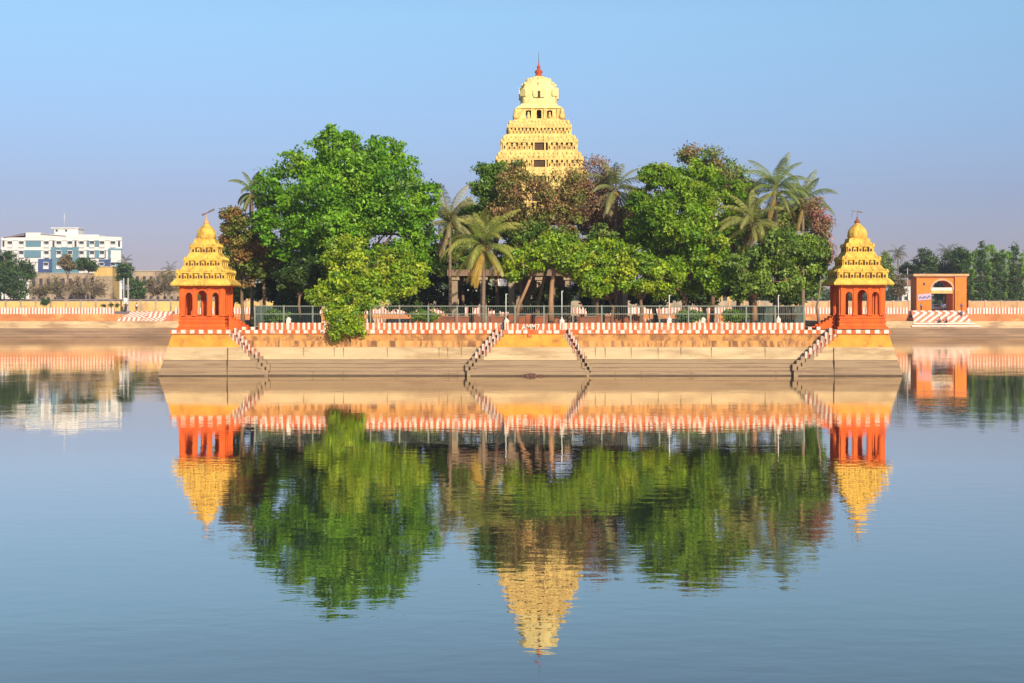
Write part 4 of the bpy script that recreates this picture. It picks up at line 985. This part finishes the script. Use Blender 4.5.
for px, a, b in wins:
    q = MB(); w2 = 2.6 * s_; fr = q
    yb_ = -.85 if (b > 262 and (39 < px < 53 or 99 < px < 112)) else -.42
    q.box(BX(px) - w2, BX(px) + w2, yb_ - .06, yb_ + .1, BZ(b) - .02, BZ(a) + .04)
    q.box(BX(px) - w2, BX(px) + w2, yb_ - .5, yb_ + .06, BZ(a) + .1, BZ(a) + .25); q.box(BX(px) - w2, BX(px) + w2, yb_ - .3, yb_ + .4, BZ(b) - .9, BZ(b) - .1)
    wo_ = q.build('window', [M['bwhite']], bl); g = MB(); g.box(BX(px) - w2 + .12, BX(px) + w2 - .12, yb_ - .09, yb_ - .062, BZ(b) + .12, BZ(a) - .08); g.build('pane', [M['window']], wo_)
q = MB()
for px in (4, 54, 76, 119.5): q.box(BX(px) - .25, BX(px) + .25, -.46, -.36, BZ(246.5), BZ(240.8))
q.build('stair_slits', [M['window']], bl)

# low and old buildings on the left
def old_building(px0, px1, ptop, D, mat, label, rows, name='old_building', cols=8, roofy=None, dep=7):
    c = X((px0 + px1) / 2, D); t = thing(name, (c, D, gz), label, 'building'); w_ = (X(px1, D) - X(px0, D)) / 2; h = Z(ptop, D) - gz
    q = MB(); q.box(-w_, w_, 0, dep, 0, h, 0); q.box(-w_ - .2, w_ + .2, -.2, dep + .2, h, h + .18, 1)
    for i in range(cols + 1):
        x = -w_ + i * 2 * w_ / cols; q.box(x - .14, x + .14, -.14, 0, 0, h, 0)
    q.build('wall', [M[mat], M['concrete']], t)
    for r_ in range(rows):
        for i in range(cols):
            x = -w_ + (i + .5) * 2 * w_ / cols; z0 = h * (r_ + .30) / rows; z1 = h * (r_ + .75) / rows
            f = MB(); f.box(x - w_ / cols * .48, x + w_ / cols * .48, -.06, .02, z0, z1); fo_ = f.build('window', [M['bbrown']], t)
            g = MB(); g.box(x - w_ / cols * .38, x + w_ / cols * .38, -.09, -.062, z0 + .12, z1 - .12); g.build('pane', [M['window']], fo_)
    return t
old_building(30, 96, 273.5, 372, 'bold', 'weathered low building with a flat roof line below the white building', 2, cols=9)
old_building(95, 112, 267, 366, 'byellow', 'small bright yellow block on the roofline right of the weathered building', 1, cols=3, name='yellow_block')
yb2 = [o for o in bpy.data.objects if o.name == 'yellow_block'][0]; q = MB(); q.box(-2.25, 2.25, -.3, -.05, 0, Z(276, 366) - gz); q.build('lower_wall', [M['bold']], yb2)
old_building(134, 182, 271, 352, 'bold', 'old two storey brown building with piers beside the left kiosk', 2, cols=7)
old_building(186, 262, 283, 350, 'gate_trim', 'faded low building behind the left kiosk', 1, cols=6)
old_building(330, 398, 283, 352, 'bwhite', 'low pale building glimpsed behind the round tree', 2, cols=6)
old_building(430, 500, 276, 355, 'bwhite', 'pale two storey building glimpsed behind the front palm', 2, cols=7)
old_building(690, 740, 286, 350, 'byellow', 'low yellow building glimpsed below the large right tree', 1, cols=5)
# road side roof line
sh = thing('long_shed', (X(70, 325), 325, gz), 'long low shed with a dark roof edge behind the yellow wall', 'shed'); q = MB(); w_ = (X(178, 325) - X(-30, 325)) / 2; q.hexa(-w_, w_, -1.5, 2, 2.35, 2.35, 2.6, 2.6, 0); sh.location.x = X(74, 325); q.build('roof', [M['slate']], sh)
q = MB()
for i in range(24): x = -w_ + .4 + i * (2 * w_ - .8) / 23; q.box(x - .09, x + .09, -1.3, -1.1, 0, 2.36)
q.box(-w_, w_, 1.7, 1.9, 0, 2.36); q.build('piers', [M['bold']], sh)

# orange gate
D = 312; g0 = X(942, D)
gt = thing('gateway', (g0, D, gz), 'orange arched gateway with a flat roof on the far right bank', 'gate')
GX = lambda px: X(px, D) - g0
GZ = lambda py: Z(py, D) - gz
q = MB(); top = GZ(276)
q.archwall(GX(917), GX(955), 0, .6, 0, top, [(GX(942.2), (GX(953) - GX(931.5)) / 2, 0, GZ(290), GZ(280.5) - GZ(290))], 0, 12)
q.archwall(GX(917), GX(955), 4.4, 5, 0, top, [(GX(942.2), (GX(953) - GX(931.5)) / 2, 0, GZ(290), GZ(280.5) - GZ(290))], 0, 12)
q.box(GX(917), GX(917) + .4, .6, 4.4, 0, top); q.box(GX(931.5) - .4, GX(931.5), .6, 4.4, 0, top); q.box(GX(953), GX(953) + .4, .6, 4.4, 0, top)
q.box(GX(955), GX(966), -.35, 5, 0, top); q.box(GX(957), GX(963), -.43, -.36, GZ(305), GZ(291)); q.box(GX(954.4), GX(955.8), -.45, -.3, 0, top)
q.box(GX(917) - .1, GX(918.4), -.12, .0, 0, top)
q.build('wall', [M['gate_orange']], gt)
q = MB(); q.box(GX(912.5), GX(968), -.8, 5.6, top, top + .42, 0); q.box(GX(914), GX(967), -.5, 5.3, top - .2, top - .002, 0); q.build('roof', [M['gate_trim']], gt)
q = MB(); hw = (GX(953) - GX(931.5)) / 2; kk = 14
for i in range(kk):
    a0 = math.pi * i / kk; a1 = math.pi * (i + 1) / kk; r0 = 1.0; P_ = lambda a, s: (GX(942.2) + math.cos(a) * hw * s, GZ(290) + math.sin(a) * (GZ(280.5) - GZ(290)) * (s if s == 1 else 1.22))
    for s in (0,):
        A, Bq, Cq, Dq = P_(a0, 1), P_(a1, 1), P_(a1, 1.14), P_(a0, 1.14)
        q.add([(x, -.08, z) for x, z in (A, Bq, Cq, Dq)] + [(x, .0, z) for x, z in (A, Bq, Cq, Dq)], [(0, 1, 2, 3), (3, 2, 6, 7), (0, 4, 5, 1), (0, 3, 7, 4), (1, 5, 6, 2)], 0)
q.build('arch_trim', [M['gate_trim']], gt)
q = MB(); q.box(GX(931.6), GX(952.9), .1, .4, GZ(290.5), GZ(287.5), 0); q.box(GX(931.6), GX(952.9), .1, .4, GZ(293.5), GZ(290.6), 1); q.build('crossbar', [M['far_white'], M['byellow']], gt)
bn = MB(); bn.box(-1.35, 1.35, -.03, .03, -.65, .65, 0)
for i in range(9):
    x = -1.15 + i * .27; bn.box(x, x + .17, -.045, .03, -.30 + .12 * math.sin(i * 1.9), .12 + .12 * math.sin(i * 1.9), 1)
bo = bn.build('banner', [M['banner'], M['shirt_blue']]); bo.location = (X(924.5, D - .2), D - .2, Z(297, D)); bo.rotation_euler = (0, R(-6), 0); tag(bo, 'pink and blue cloth banner on the left front of the orange gate', 'banner')
wn = MB(); wn.box(-.22, .22, -.03, .0, -.3, .3); o = wn.build('window', [M['window']], gt); o.location = (GX(924), -.001, GZ(284))

# house by the gate
D = 338; hx = X(909.5, D); hs = thing('house', (hx, D, gz), 'small white house with a faded red tiled roof left of the orange gate', 'house'); w_ = 1.7; h = Z(285, D) - gz
q = MB(); q.box(-w_, w_, 0, 5, 0, h, 0); wl = q.build('wall', [M['bwhite']], hs)
q = MB(); q.add([(-w_ - .3, -.4, h), (w_ + .3, -.4, h), (w_ + .3, 2.5, h + 1.2), (-w_ - .3, 2.5, h + 1.2), (w_ + .3, 5.4, h), (-w_ - .3, 5.4, h), (-w_ - .3, -.4, h - .12), (w_ + .3, -.4, h - .12)], [(0, 1, 2, 3), (3, 2, 4, 5), (6, 7, 1, 0), (0, 3, 5), (1, 4, 2)], 0); q.build('roof', [M['tile']], hs)
for x, z0, z1 in ((-.8, 2.4, 3.4), (.8, 2.4, 3.4), (-.8, .6, 1.7)):
    q = MB(); q.box(x - .45, x + .45, -.08, .02, z0, z1); f = q.build('window', [M['bwhite']], hs); q = MB(); q.box(x - .36, x + .36, -.1, -.082, z0 + .1, z1 - .1); q.build('pane', [M['window']], f)
q = MB(); q.box(.35, 1.25, -.06, .02, 0, 1.9); q.build('door', [M['bbrown']], hs)

# cars behind the gate
def car(px, D, mat, label):
    t = thing('parked_car', (X(px, D), D, gz), label, 'car', 'cars seen through the gate arch')
    q = MB()   # seen from the front; long axis = y
    q.sq([(1, .35), (1.04, .55), (1.0, .85), (.93, .95)], 0, 2.0, 0, .88, 2.1); q.sq([(1, .95), (.98, 1.0), (.8, 1.45), (.72, 1.5)], 0, 2.2, 0, .80, 1.25); q.build('body', [M[mat]], t)
    q = MB(); q.add([(-.70, .955, 1.02), (.70, .955, 1.02), (.58, 1.20, 1.42), (-.58, 1.20, 1.42)], [(0, 1, 2, 3)]); q.build('windscreen', [M['window']], t)
    q = MB(); q.box(-.45, .45, -.13, .02, .5, .68); q.build('grille', [M['tyre']], t)
    for x in (-.66, .66):
        q = MB(); q.box(x - .16, x + .16, -.14, .05, .68, .80); q.build('headlight', [M['bwhite']], t)
        for y in (.7, 3.3):
            q = MB(); q.T = Matrix.Translation((x * 1.18, y, .32)) @ Matrix.Rotation(math.pi / 2, 4, 'Y'); q.lathe([(.2, -.11), (.31, -.1), (.32, 0), (.31, .1), (.2, .11)], (0, 0, 0), 14, 0); w3 = q.build('wheel', [M['tyre']], t)
car(938.5, 318, 'carwhite', 'white car parked behind the left half of the gate arch'); car(948.5, 321, 'carblue', 'grey car parked behind the right half of the gate arch')

# concrete twin pole
D = 309; tp = thing('utility_poles', (X(126, D), D, gz), 'pair of concrete utility poles with a transformer frame above the left stairs', 'utility pole')
for x in (-.45, .45):
    q = MB(); q.hexa(x - .11, x + .11, -.1, .1, 0, 0, Z(278, D) - gz, Z(278, D) - gz); q.build('pole', [M['concrete']], tp)
q = MB(); q.box(-.34, .34, -.3, .3, 1.7, 2.7); q.box(-.6, .6, -.35, .35, 1.55, 1.7); q.build('transformer', [M['pole']], tp)
q = MB(); q.box(-.9, .9, -.06, .06, 5.2, 5.32); q.box(-.7, .7, -.06, .06, 4.4, 4.5); q.build('crossarm', [M['vane']], tp)
# street poles and wires on the right
def wirepole(px, D, ptop, label):
    t = thing('utility_pole', (X(px, D), D, gz), label, 'utility pole', 'utility poles on the far bank'); h = Z(ptop, D) - gz
    q = MB(); q.tube([(0, 0, 0), (0, 0, h)], [.13, .09], 8); q.build('pole', [M['concrete']], t)
    q = MB(); q.box(-.8, .8, -.05, .05, h - .5, h - .4); q.box(-.6, .6, -.05, .05, h - 2.6, h - 2.5); q.build('crossarm', [M['vane']], t)
    return h
wirepole(907.5, 326, 268, 'slim utility pole beside the white house and the gate'); wirepole(1046, 309, 277, 'utility pole at the far right beyond the frame edge')
q = MB()
for dz, y in ((277.6, 0), (279.3, .3), (289, 0)):
    pts = []
    for i in range(13):
        t_ = i / 12; px = 908 + t_ * (1046 - 908); D = 326 - t_ * 17; pts.append((X(px, D), D + y, Z(dz, 326) * (1 - t_) + Z(dz, 309) * t_ - 2.2 * t_ * (1 - t_) * .5))
    q.tube(pts, .022, 4)
tag(q.build('power_lines', [M['vane']]), 'thin power lines strung in front of the tall trees on the far right', 'cable')

# far trees
HG = (.07, .14, .04, 3), (.05, .105, .035, 2), (.11, .18, .05, 1)
HB = (.28, .20, .12, 3), (.21, .17, .09, 2), (.18, .19, .08, 2)
CG = (.26, .44, .07, 3), (.18, .33, .06, 2)
def ft_(px, py, rx, ry, D, pal, label, n=2600, name='bank_tree', sz=.5, loose=.3, dep=3.5, grp=None, **kw):
    return tree(name, label, 'tree', (px, D), [(px, py, rx, ry, D, dep), (px + rx * .3, py + ry * .45, rx * .7, ry * .5, D, dep * .8)], n, sz, pal, tr=kw.get('tr', .2), limbs=kw.get('limbs', 10), k=.7, loose=loose, twig=kw.get('twig', 0), gz=gz, group=grp, bark=kw.get('bark', 'bark'), pr=(.2, .38))
gl = 'trees on the far left bank'
for a in ((10, 282, 22, 19, 322, HG, 'dark green bushy tree at the far left edge of the bank', 7000), (4, 262, 14, 12, 335, HG, 'grey green tree rising above the dark one at the left edge', 3200), (24, 268, 11, 14, 338, HG, 'pale grey green tree in front of the left end of the white building', 3200)):
    ft_(*a[:6], a[6], n=a[7], grp=gl, bark='bark_grey')
for a in ((56, 285, 14, 13, 330, HB, 'brown thorny tree on the left bank nearest the dark green one'), (76, 287, 13, 12, 334, HB, 'brown thorny tree below the middle of the white building'), (94, 285, 14, 13, 328, HB, 'brown thorny tree left of the twin concrete poles'), (38, 288, 12, 10, 332, HB, 'low brown thorny tree between the dark tree and the yellow wall'), (168, 282, 13, 13, 333, HB, 'brown bare tree just left of the left kiosk'), (152, 286, 10, 10, 336, HB, 'small brown bare tree in front of the old brown building')):
    ft_(*a[:6], a[6], n=1700, loose=.42, sz=.34, grp=gl, twig=5, limbs=20, bark='bark_grey', tr=.16)
for a in ((86, 264, 14, 7.5, 355, HG, 'dark green tree in front of the middle of the white building'), (68, 262, 7, 11, 352, HB, 'brownish tree against the teal panel of the white building'), (124, 272, 9, 12, 345, HG, 'green tree at the right end of the white building'), (135, 288, 9, 14, 326, HG, 'grey green tree right behind the twin concrete poles')):
    ft_(*a[:6], a[6], n=2600, grp=gl, bark='bark_grey')
tree('clipped_bush', 'small round dark green bush standing on the far left parapet', 'bush', (46, 308), [(46, 302, 6, 4.5, 308, 1)], 1100, .3, HG, tr=.06, limbs=4, gz=gz)
for px, lab in ((104, 'first small bush from the left on the bank before the poles'), (111, 'middle small bush on the bank before the poles'), (117, 'small bush nearest the poles on the far left bank')):
    tree('clipped_bush', lab, 'bush', (px, 308), [(px, 305.5, 2.2, 2.2, 308, .4)], 260, .22, DG, tr=.04, limbs=3, gz=gz, group='small bushes left of the poles')
palm('distant palm top against the sky left of the left kiosk', 170, 270, 345, 2.6, (.06, .09, .04), (.1, .12, .05), (.12, .1, .05), group='distant palms', n=12, gz=gz, ndead=2, nn=16)
palm('distant palm between the right kiosk and the dark trees', 898, 254, 335, 2.9, (.12, .15, .06), (.20, .22, .10), (.2, .16, .08), group='distant palms', n=24, gz=gz, ndead=4, nn=16)
palm('distant palm above the roof of the orange gate', 948, 254, 345, 3.8, (.07, .12, .05), (.12, .16, .07), (.12, .12, .06), group='distant palms', n=24, gz=gz, ndead=4, nn=18)
palm('distant palm at the right end of the white building', 125, 262, 350, 2.8, (.05, .09, .04), (.1, .12, .05), (.12, .1, .05), group='distant palms', n=12, gz=gz, ndead=2, nn=16)
gr = 'trees on the far right bank'
for a in ((884, 268, 9, 24, 333, OL, 'tall loose olive tree right beside the right kiosk roof', 3200), (897, 285, 10, 15, 336, HB, 'brownish grey tree below the distant palm right of the kiosk', 2200), (910, 268, 9, 10, 350, HG, 'dark rounded tree behind the white house', 2600), (926, 262, 13, 15, 342, HG, 'dark green tree behind the left half of the gate roof', 4200), (944, 268, 14, 13, 346, HG, 'dark green tree behind the middle of the gate roof', 4200), (958, 260, 12, 15, 338, HG, 'dark green tree behind the right end of the gate roof', 3800), (946, 292, 18, 12, 350, HG, 'dark tree filling the view through the gate arch', 3600)):
    ft_(*a[:6], a[6], n=a[7], grp=gr)
cols_ = [(963, 258), (969, 251), (975, 246), (981, 239), (987, 244), (992, 240), (998, 251), (1003, 246), (1010, 250), (1015, 242), (1021, 250), (1027, 246), (1033, 252)]
words = ['first', 'second', 'third', 'fourth', 'fifth', 'sixth', 'seventh', 'eighth', 'ninth', 'tenth', 'eleventh', 'twelfth', 'thirteenth']
for i, (px, top) in enumerate(cols_):
    D = 330 + (i % 3) * 5; h = (302 - top) / 2
    tree('columnar_tree', 'slim columnar green tree, %s in the row counted from the gate' % words[i], 'tree', (px, D),
         [(px, top + h * .35, 3.3, h * .36, D, .9), (px + .3, top + h, 4.9, h * .6, D, 1.2), (px, top + h * 1.6, 5.2, h * .4, D, 1.2)], 4200, .38, CG if i % 3 else HG + ((.07, .15, .03, 4),), tr=.15, limbs=6, k=.6, loose=.24, gz=gz, group='columnar trees on the far right bank')
# trees across the middle of the far bank, glimpsed under and between the island trees
mid_ = [(192, 290), (214, 283), (236, 288), (262, 284), (292, 286), (322, 282), (352, 286), (384, 282), (416, 286), (448, 284), (482, 286), (515, 283), (548, 286), (582, 282), (616, 286), (650, 284), (684, 286), (718, 282), (752, 285), (786, 281), (812, 284), (836, 278), (860, 276)]
marks = {192: 'left kiosk roof', 214: 'middle of the left kiosk', 236: 'right side of the left kiosk', 836: 'left side of the right kiosk', 860: 'middle of the right kiosk'}
for i, (px, py) in enumerate(mid_):
    lab = ('distant hazy tree on the far bank behind the ' + marks[px]) if px in marks else 'distant hazy tree on the far bank glimpsed beneath the island trees'
    ft_(px, py, 15, 13, 334 + (i % 4) * 6, HG if i % 2 else OL, lab, n=1900, grp='distant trees behind the island' + (' under the canopy' if px not in marks else ''))

# far hills line of trees beyond, one mass each side
def mass(x0, x1, D, ptop, n, label):
    C = np.stack([rng.uniform(X(x0, D), X(x1, D), n), D + rng.uniform(-12, 12, n), np.zeros(n)], 1)
    hh = (Z(ptop, D) - gz) * (.75 + .25 * np.sin(C[:, 0] * .21) * np.cos(C[:, 0] * .083 + 1)); C[:, 2] = gz + hh * rng.random(n) ** .6
    N = rng.normal(size=(n, 3)) + np.array([0, -.8, .6]); N /= np.linalg.norm(N, axis=1)[:, None]
    cols = np.array([.06, .09, .04]) * rng.uniform(.6, 1.4, n)[:, None]
    o = link('distant_woods', leafmesh('distant_woods', C, N, 1.3, cols)); tag(o, label, 'woods', kind='stuff')
mass(-420, 1460, 520, 288, 70000, 'low line of distant woods beyond the buildings')

# ------------------------------------------------------------------ people on the far bank
def skinobj(name, verts, edges, radii, mat, parent, root=0, lvl=1):
    me = bpy.data.meshes.new(name); me.from_pydata(verts, edges, []); me.materials.append(mat)
    o = link(name, me, parent)
    sm = o.modifiers.new('Skin', 'SKIN'); sm.use_smooth_shade = True
    for i, r_ in enumerate(radii): me.skin_vertices[0].data[i].radius = (r_, r_) if not isinstance(r_, tuple) else r_
    me.skin_vertices[0].data[root].use_root = True
    o.modifiers.new('Sub', 'SUBSURF').levels = lvl; o.modifiers['Sub'].render_levels = lvl
    return o
def add_skin_layer(me):
    pass
def person(loc, rz, label, shirt, legs, pose='stand'):
    t = thing('person', loc, label, 'person', 'people on the far bank', rz)
    if pose == 'stand':
        hip = 0.92; V = [(0, 0, hip), (0, 0, 1.12), (0, 0, 1.36), (0, -.01, 1.48), (0, -.02, 1.58), (0, -.02, 1.70),
             (-.10, 0, .86), (-.11, -.02, .48), (-.12, .02, .09), (-.13, -.13, .04), (.10, 0, .86), (.12, .03, .48), (.13, .07, .09), (.14, -.08, .04),
             (-.19, 0, 1.38), (-.25, .02, 1.10), (-.24, -.08, .86), (-.24, -.12, .77), (.19, 0, 1.38), (.26, .03, 1.10), (.25, -.06, .86), (.25, -.10, .77)]
    else:
        V = [(0, 0, .22), (0, -.03, .42), (0, -.08, .66), (0, -.10, .78), (0, -.12, .88), (0, -.13, 1.0),
             (-.12, -.05, .20), (-.18, -.42, .42), (-.16, -.42, .08), (-.16, -.55, .04), (.12, -.05, .20), (.18, -.42, .42), (.16, -.42, .08), (.16, -.55, .04),
             (-.19, -.08, .68), (-.25, -.22, .48), (-.16, -.42, .50), (-.10, -.48, .50), (.19, -.08, .68), (.25, -.22, .48), (.16, -.42, .50), (.10, -.48, .50)]
    E = [(0, 1), (1, 2), (2, 3), (3, 4), (4, 5), (0, 6), (6, 7), (7, 8), (8, 9), (0, 10), (10, 11), (11, 12), (12, 13), (2, 14), (14, 15), (15, 16), (16, 17), (2, 18), (18, 19), (19, 20), (20, 21)]
    Rr = [.13, .12, .13, .06, .085, .09, .09, .06, .04, .035, .09, .06, .04, .035, .06, .045, .03, .025, .06, .045, .03, .025]
    def sk(name, idx, grow, mat):
        mp = {j: i for i, j in enumerate(idx)}; vv = [V[j] for j in idx]; ee = [(mp[a], mp[b]) for a, b in E if a in mp and b in mp]
        me = bpy.data.meshes.new(name); me.from_pydata(vv, ee, []); me.materials.append(mat); o = link(name, me, t)
        m_ = o.modifiers.new('Skin', 'SKIN'); m_.use_smooth_shade = True
        dat = me.skin_vertices[0].data if len(me.skin_vertices) else None
        if dat:
            for i, j in enumerate(idx): dat[i].radius = (Rr[j] + grow, Rr[j] + grow)
            dat[0].use_root = True
        s2 = o.modifiers.new('Sub', 'SUBSURF'); s2.levels = 1; s2.render_levels = 1
    sk('body', list(range(22)), 0, M['skin'])
    sk('shirt', [1, 0, 2, 14, 15, 18, 19], .03, M[shirt])
    sk('trousers', [0, 6, 7, 8, 10, 11, 12], .025, M[legs])
    q = MB(); h = V[5]; q.ball((h[0], h[1] + .02, h[2] + .015), .108, 0, 10, 6); q.build('hair', [M['hair']], t)
    q = MB(); q.ball((h[0], h[1] - .10, h[2] - .04), .018, 0, 6, 4); q.build('nose', [M['skin']], t)
sz = 5.05
person((X(121, 302.6), 303.6 + 3, gz), .3, 'person in dark clothes standing at the head of the left stairs beside the poles', 'cloth_dark', 'cloth_dark')
person((X(131, 302.6), 307, gz), -.4, 'person in a white shirt standing just right of the twin poles', 'shirt_white', 'cloth_dark')
person((X(962, 301.5), 301.9, 3.62), .2, 'person in blue standing on the right edge of the stairs below the gate', 'shirt_blue', 'cloth_dark')
person((X(939, 300), 299.83, 2.81), .1, 'person in brown sitting on the landing left of another below the gate', 'shirt_brown', 'cloth_dark', 'sit')
person((X(946, 300), 299.83, 2.81), -.2, 'person in red sitting on the landing below the gate', 'shirt_red', 'shirt_brown', 'sit')
person((X(922, 305.6), 306.2, gz), .5, 'person in teal standing by the left pier of the gate', 'shirt_teal', 'cloth_dark')
person((X(963.5, 305), 306.4, gz), .2, 'person in a blue shirt standing at the parapet end right of the gate', 'shirt_blue', 'shirt_brown')

# ------------------------------------------------------------------ haze
hz = MB(); hz.box(-2600, 2600, -2600, 2600, -3, 36)
hm = bpy.data.materials.new('haze'); hm.use_nodes = True; t = hm.node_tree; t.nodes.clear()
pv = t.nodes.new('ShaderNodeVolumePrincipled'); pv.inputs['Color'].default_value = (.74, .78, .95, 1); pv.inputs['Density'].default_value = .00022; pv.inputs['Anisotropy'].default_value = 0.0
o = t.nodes.new('ShaderNodeOutputMaterial'); t.links.new(pv.outputs[0], o.inputs['Volume'])
tag(hz.build('haze', [hm]), kind='stuff')
